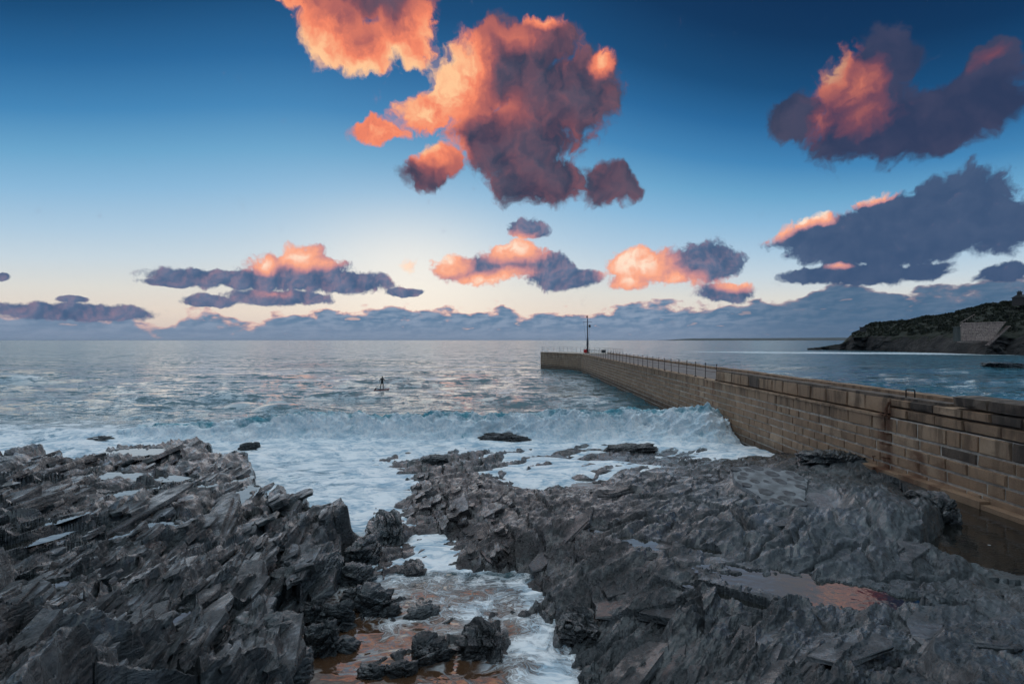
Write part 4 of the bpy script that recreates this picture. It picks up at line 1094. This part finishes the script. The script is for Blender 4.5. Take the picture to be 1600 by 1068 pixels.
MB().add([(1.1, 0, -.05), (1.3, 0, -.05), (1.32, 0, -.28), (1.2, 0, -.24), (1.1, .02, -.05), (1.3, .02, -.05), (1.32, .02, -.28), (1.2, .02, -.24)], [(0, 1, 2, 3), (7, 6, 5, 4), (0, 4, 5, 1), (1, 5, 6, 2), (2, 6, 7, 3), (3, 7, 4, 0)]).build('fin', IRON, board)
board.rotation_euler = (0, 0, R(62))
pd = empty('paddle', (BX, BY, .10), 'dark paddle held slanting into the water by the person', 'paddle')
MB().tube([(.03, .25, 1.16), (-.35, .16, .82), (-.78, .05, .16)], .016, 6).tube([(-.04, .27, 1.20), (.09, .22, 1.17)], .018, 6).build('shaft', IRON, pd)
MB().tube([(-.77, .05, .20), (-.83, .04, .10), (-.93, .02, -.08), (-1.0, 0, -.2)], [.02, .09, .10, .04], 8).build('blade', IRON, pd)
pd.scale = (1, 1, 1)

# ------------------------------------------------------------------ headland across the water
HP = [(1255, 546.5, 335, 545.6), (1275, 546.5, 330, 543), (1296, 546.5, 322, 540), (1316, 547, 312, 536), (1324, 547, 310, 528), (1334, 547.5, 305, 520), (1345, 547.5, 300, 515), (1352, 547.5, 297, 509), (1362, 548, 292, 505), (1385, 548.5, 285, 504), (1420, 549.5, 275, 500), (1460, 551, 258, 494), (1490, 552, 245, 489),
      (1520, 553, 235, 482), (1545, 554, 228, 475), (1575, 554, 222, 474), (1600, 555, 215, 468), (1660, 556, 205, 458), (1760, 558, 195, 440), (2000, 560, 180, 420)]
HA = np.array(HP)
def head_point(px, t):
    """px column; t 0 at the water, 1 at the ridge, beyond that inland; height before roughness"""
    sh = np.interp(px, HA[:, 0], H * F / (HA[:, 1] - HOR)); wd = 12 + np.clip((px - 1270) / 330, 0, 1.6) * 52
    ry = np.interp(px, HA[:, 0], HA[:, 3])
    d = sh + wd * t
    dr = sh + wd
    zr = H + (HOR - ry) / F * dr
    cl = np.minimum(zr * .8, 8.0)               # top of the bare cliff
    tc = .16
    z = np.where(t < tc, cl * np.clip(t / tc, -1, 1) ** .8 if False else cl * np.clip(t / tc, -.6, 1), cl + (zr - cl) * np.clip((t - tc) / (1 - tc), 0, 1) ** .85)
    z = np.where(t > 1, zr * (1 - (t - 1) * .3), z)
    return (px - 800) / F * d, d, z
def head_material():
    m, T, b = material('headland_rock')
    geo = T.node('ShaderNodeNewGeometry'); P = geo.outputs['Position']
    gr = T.node('ShaderNodeAttribute', attribute_name='green').outputs['Fac']
    n = T.noise(P, .22, 7, .65); n2 = T.noise(P, .9, 5, .6)
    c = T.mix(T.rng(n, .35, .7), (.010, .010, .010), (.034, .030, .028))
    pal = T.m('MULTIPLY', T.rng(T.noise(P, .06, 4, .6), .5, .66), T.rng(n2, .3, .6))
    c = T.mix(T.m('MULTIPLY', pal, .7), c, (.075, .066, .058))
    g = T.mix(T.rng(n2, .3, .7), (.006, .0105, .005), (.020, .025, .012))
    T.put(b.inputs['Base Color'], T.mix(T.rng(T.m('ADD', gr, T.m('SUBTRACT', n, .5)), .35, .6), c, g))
    b.inputs['Roughness'].default_value = .9
    bump(T, b, T.m('ADD', n, T.m('MULTIPLY', n2, .5)), 1.2, 1.0)
    return m
pxs = np.linspace(1262, 1990, 420); ts = np.r_[np.linspace(-.06, .2, 34), np.linspace(.21, 1.0, 60), np.linspace(1.05, 2.4, 14)]
PX, TT = np.meshgrid(pxs, ts)
hx, hy, hz = head_point(PX.ravel(), TT.ravel())
tt = TT.ravel()
rgh = fbm(hx / 7, hy / 7 + hz / 4, 5, 301, .6)
lf = sstep(1262, 1300, PX.ravel())
rockm = 1 - sstep(.14, .24, tt)
vv, _, vb, gap = voro(hx / 9 + hz / 14, hz / 3.2 + hx / 60, 305)
hy = hy - rockm * (rgh * 5.0 + (vv - .5) * 4.5) * (.3 + .7 * lf)
hz = hz + (1 - rockm) * fbm(hx / 8, hy / 8, 4, 302) * 1.2 * lf + rockm * fbm(hx / 4, hy / 4, 4, 303) * .9 * sstep(-.05, .05, tt)
ledge = rockm * sstep(0.0, .03, tt) * .6
green = sstep(.10, .22, tt + rgh * .12) * lf
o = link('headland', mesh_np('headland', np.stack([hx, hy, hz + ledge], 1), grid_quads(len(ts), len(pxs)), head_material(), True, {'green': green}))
tag(o, 'dark headland with cliffs and scrub across the bay', kind='structure')
# scrub: leaf clumps over the upper slope
def leaf_material(name, a, b_):
    m, T, b = material(name)
    geo = T.node('ShaderNodeNewGeometry'); n = T.noise(geo.outputs['Position'], .5, 5, .65)
    T.put(b.inputs['Base Color'], T.mix(T.rng(n, .3, .7), a, b_)); b.inputs['Roughness'].default_value = .85
    return m
rg = np.random.RandomState(5)
N = 2600
cpx = rg.uniform(1332, 1960, N); ct = np.where(rg.rand(N) < .4, rg.uniform(.92, 1.05, N), rg.uniform(.22, 1.0, N))
cx, cy, cz = head_point(cpx, ct)
cz = cz + fbm(cx / 8, cy / 8, 4, 302) * 1.2
LV = []; 
for i in range(N):
    k = 46
    rad = rg.uniform(.5, 1.25) * (1.0 if cpx[i] > 1360 else .55)
    u = rg.normal(size=(k, 3)); u /= np.linalg.norm(u, axis=1)[:, None]
    p = u * rad * rg.uniform(.6, 1.05, (k, 1)) * np.array([1.25, 1.1, .85]) + np.array([cx[i], cy[i], cz[i] + rad * .25])
    e1 = rg.normal(size=(k, 3)) * .22 * rad ** .5; e2 = rg.normal(size=(k, 3)) * .22 * rad ** .5
    LV.append(np.stack([p - e1, p + e2, p + e1, p - e2], 1).reshape(-1, 3))
LV = np.concatenate(LV); Q = np.arange(len(LV)).reshape(-1, 4)
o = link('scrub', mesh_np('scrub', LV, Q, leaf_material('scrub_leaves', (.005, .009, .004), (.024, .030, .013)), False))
tag(o, 'dark green scrub covering the headland slope', kind='stuff')

# retaining wall on the headland, with steps and pillar
def hp(px, py, d): return Vector(((px - 800) / F * d, d, H + (HOR - py) / F * d))
PALE = stone_material('pale_masonry', (.36, .265, .23), (.27, .20, .175), (.44, .35, .30))
dW = 232.0
rw = empty('retaining_wall', hp(1520, 531, dW), 'pale pinkish stone retaining wall set into the dark headland', 'wall')
corn = [hp(1498, 531.5, dW + 4), hp(1548, 533, dW - 1), hp(1571, 503.5, dW + 1), hp(1502, 505.5, dW + 7)]
org = Vector(rw.location)
rr_ = random.Random(4); vs = []; fs = []; tn = []
rows, cols = 11, 26
mb = MB()
def bil(u, v): return corn[0].lerp(corn[1], u).lerp(corn[3].lerp(corn[2], u), v)
nrm = (corn[1] - corn[0]).cross(corn[3] - corn[0]).normalized(); nrm = nrm if nrm.y < 0 else -nrm
for r_ in range(rows):
    us = [0.0]
    while us[-1] < 1: us.append(min(1.0, us[-1] + rr_.uniform(.028, .06)))
    for a, b in zip(us[:-1], us[1:]):
        g = .003; pr = rr_.uniform(.05, .22)
        q = [bil(a + g, (r_ + .05) / rows), bil(b - g, (r_ + .05) / rows), bil(b - g, (r_ + .95) / rows), bil(a + g, (r_ + .95) / rows)]
        k = len(vs)
        vs += [p - org for p in q] + [p + nrm * pr - org for p in q]; t_ = rr_.random(); tn += [t_] * 8
        fs += [[k + 4, k + 5, k + 6, k + 7], [k, k + 1, k + 5, k + 4], [k + 1, k + 2, k + 6, k + 5], [k + 2, k + 3, k + 7, k + 6], [k + 3, k, k + 4, k + 7]]
me = bpy.data.meshes.new('masonry'); me.from_pydata(vs, [], fs); me.materials.append(PALE)
a_ = me.attributes.new('tone', 'FLOAT', 'POINT'); a_.data.foreach_set('value', tn)
o = link('masonry', me, rw); o['kind'] = 'stuff'
cb = [c - nrm * 2.0 - org for c in corn]; cf = [c - org for c in corn]
MB().add(cf + cb, [(0, 1, 2, 3), (7, 6, 5, 4), (0, 4, 5, 1), (1, 5, 6, 2), (2, 6, 7, 3), (3, 7, 4, 0)]).build('backing', PALE, rw)
tp = [corn[3] - org, corn[2] - org]
MB().tube([tp[0] + nrm * .1, tp[1] + nrm * .1], .32, 6).build('coping', PALE, rw)
pl = hp(1495, 531, dW + 3)
pil = empty('stone_pillar', pl, 'square weathered stone pillar left of the pale retaining wall', 'pillar')
MB().box((0, 0, 2.7), (1.9, 1.9, 6.4), .2, .15).build('shaft', simple('pillar_stone', (.075, .08, .072), .9), pil)
MB().box((0, 0, 6.0), (2.3, 2.3, .4), .2, .05).build('cap', simple('pillar_cap', (.10, .10, .09), .9), pil)
a, b = hp(1500, 507, dW + 6), hp(1523, 493.5, dW + 22)
hr = empty('handrail', a, 'pale sloping handrail climbing from the retaining wall', 'handrail')
MB().tube([(0, 0, .9), b - a + Vector((0, 0, .9))], .10, 6).build('rail', PALE, hr)
for k in range(7): MB().tube([(b - a) * (k / 6) + Vector((0, 0, -.6)), (b - a) * (k / 6) + Vector((0, 0, .9))], .06, 5).build('post', PALE, hr)
a, b = hp(1543, 538.5, dW - 3), hp(1577, 508, dW + 2)
stp = empty('stone_steps', a, 'pale stone steps down the right edge of the retaining wall', 'steps')
for k in range(20):
    p = (b - a) * (k / 20)
    MB().box((p.x, p.y, p.z), (1.3, 1.0, .45), .2, .03).build('step', PALE, stp)
hb_ = hp(1590, 471, 262)
hs_ = empty('house', hb_, 'dark house with a square chimney on the headland top', 'house')
DK = simple('dark_wall', (.045, .040, .040), .9); SL = simple('slate_tiles', (.035, .036, .04), .8)
MB().box((4.5, 0, 0), (9, 6, 4)).build('wall', DK, hs_)
rf = MB().add([(-.4, -3.4, 2), (9.4, -3.4, 2), (9.4, 3.4, 2), (-.4, 3.4, 2), (-.2, 0, 3.6), (9.2, 0, 3.6)], [(0, 1, 5, 4), (2, 3, 4, 5), (0, 4, 3), (1, 2, 5), (3, 2, 1, 0)]).build('roof', SL, hs_)
chm = MB().box((.9, 0, 3.6), (1.5, 1.2, 2.6)).box((.9, 0, 4.95), (1.8, 1.5, .25)).build('chimney', DK, rf)
for k in (-.4, .35): MB().tube([(.9 + k, 0, 5.0), (.9 + k, 0, 5.6)], .2, 7).build('chimney_pot', DK, rf)
for k in range(3): MB().box((1.6 + k * 2.6, -3.02, .4), (1.0, .08, 1.3)).build('window', simple('window_glass', (.02, .02, .025), .1), hs_)
ht = hp(1348.5, 516.5, 303)
hut = empty('lookout_hut', ht, 'tiny stone hut near the tip of the headland', 'hut')
MB().box((0, 0, .7), (2.6, 2.2, 2.6), .3, .05).build('wall', DK, hut)
MB().box((0, 0, 2.1), (3.0, 2.6, .25), .3, .03).build('roof', SL, hut)

# far land on the horizon
vs = []; qs = []
prof = [(1030, 0), (1050, 1.2), (1065, 2.2), (1080, 3.0), (1120, 3.2), (1180, 3.4), (1240, 3.8), (1300, 4.2), (1380, 4.5), (1700, 5), (2100, 6)]
pp = np.linspace(1030, 2100, 200); hh_ = np.interp(pp, [p[0] for p in prof], [p[1] for p in prof]) + np.abs(fbm(pp / 30, pp * 0, 3, 400)) * .35 * (pp > 1050)
D0 = 9000.0
co = []
for dd, fr in ((0, -.15), (150, .7), (700, 1.0), (2500, 1.0)):
    for p, h_ in zip(pp, hh_):
        d = D0 + dd; co.append(((p - 800) / F * d, d, h_ / F * d * fr + (0 if fr > 0 else -3)))
far = link('far_land', mesh_np('far_land', np.array(co), grid_quads(4, len(pp)), simple('far_land_heath', (.06, .065, .055), .95, 0, .2, .01), True))
tag(far, 'low distant land on the horizon behind the pier', kind='structure')

# ------------------------------------------------------------------ loose rocks and outcrops
def vn3(p, sc, seed):
    q = p * sc
    return (vn(q[:, 0] + .37 * q[:, 2], q[:, 1] + 1.7 * q[:, 2], seed) + vn(q[:, 1] - .4 * q[:, 0] + 5, q[:, 2] + 2, seed + 1) + vn(q[:, 2] + 9, q[:, 0] - .3 * q[:, 1], seed + 2)) / 1.9
def rock_mesh(name, size, seed, res=56, strike=0.3, slab=.85, mat=None, blocky=.85, weed=0.0, smoothness=0.0):
    g = np.linspace(-1, 1, res); co = []; qs = []; k0 = 0
    for ax in range(3):
        for sg in (-1, 1):
            U, V_ = np.meshgrid(g, g); W = np.full(U.shape, sg * 1.0)
            P = [None] * 3; P[ax] = W; P[(ax + 1) % 3] = U if sg > 0 else V_; P[(ax + 2) % 3] = V_ if sg > 0 else U
            co.append(np.stack([q.ravel() for q in P], 1)); qs.append(grid_quads(res, res) + k0); k0 += res * res
    p = np.concatenate(co); q = np.concatenate(qs)
    ln = np.linalg.norm(p, axis=1)[:, None]
    d = p / ln
    base = d * (1 - blocky * .5) + p * .78 * blocky * .5
    rr = 1 + .20 * vn3(d, 1.3, seed) + .13 * vn3(d, 2.9, seed + 10)
    P = base * rr[:, None] * np.array(size)
    # strata: plates stepping across the bedding normal
    c, s = math.cos(strike), math.sin(strike)
    b = (-P[:, 0] * s + P[:, 1] * c) + P[:, 2] * .55
    a = P[:, 0] * c + P[:, 1] * s
    mn = min(size)
    for W_, am in ((.60 * mn, .20), (.26 * mn, .075), (.09 * mn, .016)):
        rv, oa, ob, gap = voro(a / (W_ * 3.2) + .3 * vn3(d, 2, seed + 5), b / W_ + P[:, 2] / (W_ * 3), seed + int(W_ * 1000) % 97)
        P = P + d * (mn * slab * (am * (rv - .5) * 1.6 + am * .9 * ob - am * .5 * (1 - sstep(0, .14, gap))))[:, None]
    P = P + d * (mn * .03 * (1 - smoothness) * vn3(d, 11, seed + 20))[:, None]
    w = np.full(len(P), weed)
    return mesh_np(name, P, q, mat or ROCK, False, {'weed': w, 'pale': w * 0 + (.5 if smoothness > .5 else .15), 'wet': w * 0 + .9})
ROCKS = [
    (552, 935, .72, (.30, .26, .26), 1.4, 31, {}, 'small pointed rock behind the cluster left of the orange pool'),
    (610, 962, .70, (.24, .30, .22), .7, 32, {}, 'small black rock at the right end of the cluster by the orange pool'),
    (486, 962, .95, (.30, .26, .28), 1.9, 33, {}, 'dark rock wedged between the steep slab and the cluster'),
    (455, 1050, 1.35, (.34, .30, .34), .9, 34, dict(smoothness=.7, slab=.5), 'smooth brown rock below the upright black rock'),
    (700, 985, .62, (.20, .26, .18), .5, 35, {}, 'small wet rock in the foam left of the large weedy block'),
    (905, 985, .92, (.42, .5, .34), 2.2, 36, dict(weed=.4), 'ragged dark rock on the right bank of the foam channel'),
    (628, 1058, .80, (.30, .24, .26), .4, 37, dict(weed=.3), 'dark rock cut by the bottom edge below the orange pool'),  # px, py of the centre, z of the centre, size (half extents), strike, seed, kwargs, label
    (600, 838, .45, (.62, 1.15, .55), 1.7, 1, {}, 'jagged rock mound between the two foam runs, below the surf'),
    (568, 868, .65, (.50, .62, .45), 1.5, 2, {}, 'dark broken rock at the foot of the tall left ledge'),
    (556, 905, .65, (.42, .5, .36), 1.2, 3, {}, 'low black rock right of the big dark slab'),
    (585, 945, .80, (.40, .42, .38), 1.0, 4, {}, 'rugged dark rock at the top right of the cluster by the orange pool'),
    (525, 968, .88, (.42, .34, .36), .4, 5, {}, 'angular dark rock at the middle of the cluster left of the orange pool'),
    (500, 1008, .95, (.36, .30, .42), 1.1, 6, {}, 'upright black rock with wet sheen beside the brown boulder'),
    (540, 1015, .80, (.26, .22, .22), .2, 7, dict(smoothness=.8, slab=.3), 'rounded grey stone on the edge of the orange pool'),
    (412, 1008, 1.78, (.56, .45, .52), 1.2, 8, dict(smoothness=.9, slab=.4), 'big smooth brown boulder wedged against the left ledge'),
    (432, 1060, 1.62, (.52, .38, .38), .6, 9, dict(smoothness=.9, slab=.4), 'smooth grey boulder below the big brown boulder'),
    (482, 905, 1.12, (.46, 1.1, .62), 1.95, 10, dict(slab=.35, blocky=.95), 'steep dark slab leaning beside the black cleft'),
    (660, 968, .62, (.46, .34, .26), .3, 11, {}, 'low dark rock in the foam above the orange pool'),
    (675, 1032, .72, (.42, .42, .40), .2, 12, dict(blocky=.9), 'square dark green rock standing at the right of the orange pool'),
    (752, 1015, .78, (.50, .52, .46), 2.0, 13, dict(blocky=.9, weed=.4), 'large weedy black block in the middle of the foam channel'),
    (580, 1060, .80, (.28, .22, .20), .2, 14, dict(smoothness=.5), 'small grey rock at the bottom of the orange pool'),
    (640, 895, .5, (.45, .6, .22), 1.5, 15, dict(weed=.5), 'low brown rock parting the streaming foam'),
    (790, 688, -.05, (2.0, .8, .45), .2, 16, dict(weed=.7), 'low brown rock awash at the foot of the breaker'),
    (160, 690, .0, (1.0, .6, .35), .2, 17, {}, 'small dark reef awash off the left ledge'),
    (390, 702, .0, (.6, .5, .45), .2, 18, {}, 'round dark rock in the foam beyond the left ledge'),
    (1450, 812, 1.35, (.55, .8, .85), 1.2, 19, dict(blocky=.8), 'black block leaning out over the dark wall pool'),
    (1310, 722, 1.4, (1.6, 1.0, .45), .9, 20, {}, 'dark rock ridge heaped against the pier wall foot'),
    (1590, 576, .0, (7.5, 4.0, 1.2), .1, 21, {}, 'low dark reef in the water off the headland'),
    (680, 722, .25, (.75, .42, .32), .3, 22, {}, 'small ridged black rock breaking the foam right of the cove'),
    (985, 702, .1, (1.7, .7, .3), .1, 23, dict(weed=.6), 'low brown rock awash in front of the pier'),
]
for px, py, z, size, stk, sd_, kw, lab in ROCKS:
    big = max(size) > 1.3
    o = link('rock', rock_mesh('rock', size, 500 + sd_ * 31, 64 if not big else 60, stk, mat=ROCK, **kw), None, at(px, py, z) if py > 600 else Vector(at(px, py, 0)))
    o.rotation_euler = (random.uniform(-.1, .1), random.uniform(-.15, .15), random.uniform(-.3, .3) if not big else 0)
    tag(o, lab, 'rock', 'rocks standing in the surf and pools')

# ------------------------------------------------------------------ cobbled mortar patch
cp = empty('cobbled_patch', COB, 'grey mortar patch set with rounded cobbles on the right rock shelf', 'paving')
MORG = simple('grey_mortar', (.18, .187, .195), .85, 0, .4, 2.2)
outl = [(-.95, -1.6), (-.55, -1.95), (.0, -1.2), (.6, -.2), (1.2, .7), (1.15, 1.5), (.3, 1.95), (-.7, 1.9), (-1.15, .6)]
n = 46
ang_ = np.linspace(0, 2 * math.pi, n, endpoint=False)
ring = []
for a in ang_:
    k = a / (2 * math.pi) * len(outl); i = int(k); f_ = k - i
    p, q = outl[i % len(outl)], outl[(i + 1) % len(outl)]
    ring.append((p[0] + (q[0] - p[0]) * f_ + random.uniform(-.03, .03), p[1] + (q[1] - p[1]) * f_ + random.uniform(-.03, .03)))
cp.rotation_euler = (math.atan(.09), 0, 0)
vs = [(0, .1, .09)]; fs = []
for sc_, zz in ((.5, .085), (.85, .075), (1.0, .04), (1.03, -.12)):
    vs += [(x * sc_, y * sc_ + .1 * (1 - sc_), zz + random.uniform(-.008, .008)) for x, y in ring]
for k in range(n): fs.append((0, 1 + k, 1 + (k + 1) % n))
for r_ in range(3):
    for k in range(n): fs.append((1 + r_ * n + k, 1 + (r_ + 1) * n + k, 1 + (r_ + 1) * n + (k + 1) % n, 1 + r_ * n + (k + 1) % n))
me = bpy.data.meshes.new('mortar_bed'); me.from_pydata(vs, [], fs); me.materials.append(MORG); link('mortar_bed', me, cp)
COBS = simple('cobble_stone', (.055, .057, .062), .6, 0, .6, 3)
r_ = random.Random(9); OP = np.array(outl); seeds = []
for t in range(3000):
    p = (r_.uniform(-1.2, 1.25), r_.uniform(-2.0, 2.0))
    if sd_poly(np.array([p[0]]), np.array([p[1]]), OP)[0] < .10: continue
    if any(math.hypot(p[0] - q[0], (p[1] - q[1]) * .8) < .34 for q in seeds): continue
    seeds.append(p)
def clip_poly(poly, nx, ny, d):
    out = []
    for i in range(len(poly)):
        p, q = poly[i], poly[(i + 1) % len(poly)]
        a_, b_ = p[0] * nx + p[1] * ny - d, q[0] * nx + q[1] * ny - d
        if a_ <= 0: out.append(p)
        if (a_ < 0 < b_) or (b_ < 0 < a_):
            t = a_ / (a_ - b_); out.append((p[0] + (q[0] - p[0]) * t, p[1] + (q[1] - p[1]) * t))
    return out
for i, p in enumerate(seeds):
    if r_.random() < .12: continue
    rx_ = r_.uniform(.15, .25)
    poly = [(p[0] + math.cos(k * math.pi / 6) * rx_ * r_.uniform(.85, 1.15), p[1] + math.sin(k * math.pi / 6) * rx_ * 1.35 * r_.uniform(.85, 1.15)) for k in range(12)]
    for j, q in enumerate(seeds):
        if j == i: continue
        dx, dy = q[0] - p[0], q[1] - p[1]; L = math.hypot(dx, dy)
        if L > .9: continue
        poly = clip_poly(poly, dx / L, dy / L, (p[0] * dx + p[1] * dy) / L + L / 2 - r_.uniform(.02, .05))
        if len(poly) < 3: break
    if len(poly) < 3: continue
    poly = [((a[0] * .75 + b[0] * .25, a[1] * .75 + b[1] * .25)) for a, b in zip(poly, poly[1:] + poly[:1])]
    n_ = len(poly); h_ = r_.uniform(.005, .035); v = []
    cxp, cyp = sum(q[0] for q in poly) / n_, sum(q[1] for q in poly) / n_
    for sc_, zz in ((1.0, -.05), (.96, h_ * .4), (.72, h_)): v += [((q[0] - cxp) * sc_, (q[1] - cyp) * sc_, zz + r_.uniform(-.004, .004)) for q in poly]
    f = [list(range(2 * n_, 3 * n_))]
    for q in range(2): f += [(q * n_ + k, q * n_ + (k + 1) % n_, (q + 1) * n_ + (k + 1) % n_, (q + 1) * n_ + k) for k in range(n_)]
    MB().add(v, f).build('cobble', COBS, cp, (cxp, cyp, .075))

# scrap of litter floating on the wall pool
lp = at(1547, 853, 1.425)
tag(MB().add([(-.10, -.03, .0), (.09, -.05, .004), (.11, .02, .012), (-.02, .05, .02), (-.11, .02, .008), (0, 0, .03)], [(0, 1, 5), (1, 2, 5), (2, 3, 5), (3, 4, 5), (4, 0, 5), (4, 3, 2, 1, 0)]).build('litter', simple('pale_plastic', (.6, .62, .65), .5), None, (lp[0], lp[1], 1.427)),
    'scrap of pale litter floating on the dark wall pool', 'litter')

# ------------------------------------------------------------------ sea air: faint haze over the whole bay
hm = bpy.data.materials.new('sea_haze'); hm.use_nodes = True
HT = NT(hm.node_tree); HT.n.clear()
ho = HT.node('ShaderNodeOutputMaterial')
pv = HT.node('ShaderNodeVolumePrincipled')
pv.inputs['Color'].default_value = (.62, .76, .92, 1); pv.inputs['Density'].default_value = 1.6e-5; pv.inputs['Anisotropy'].default_value = .2
HT.l.new(pv.outputs[0], ho.inputs['Volume'])
hz_ = MB().box((0, 17500, 28), (130000, 37000, 66)).build('haze', hm); hz_['kind'] = 'stuff'
hz_['label'] = 'thin pale sea haze over the bay'
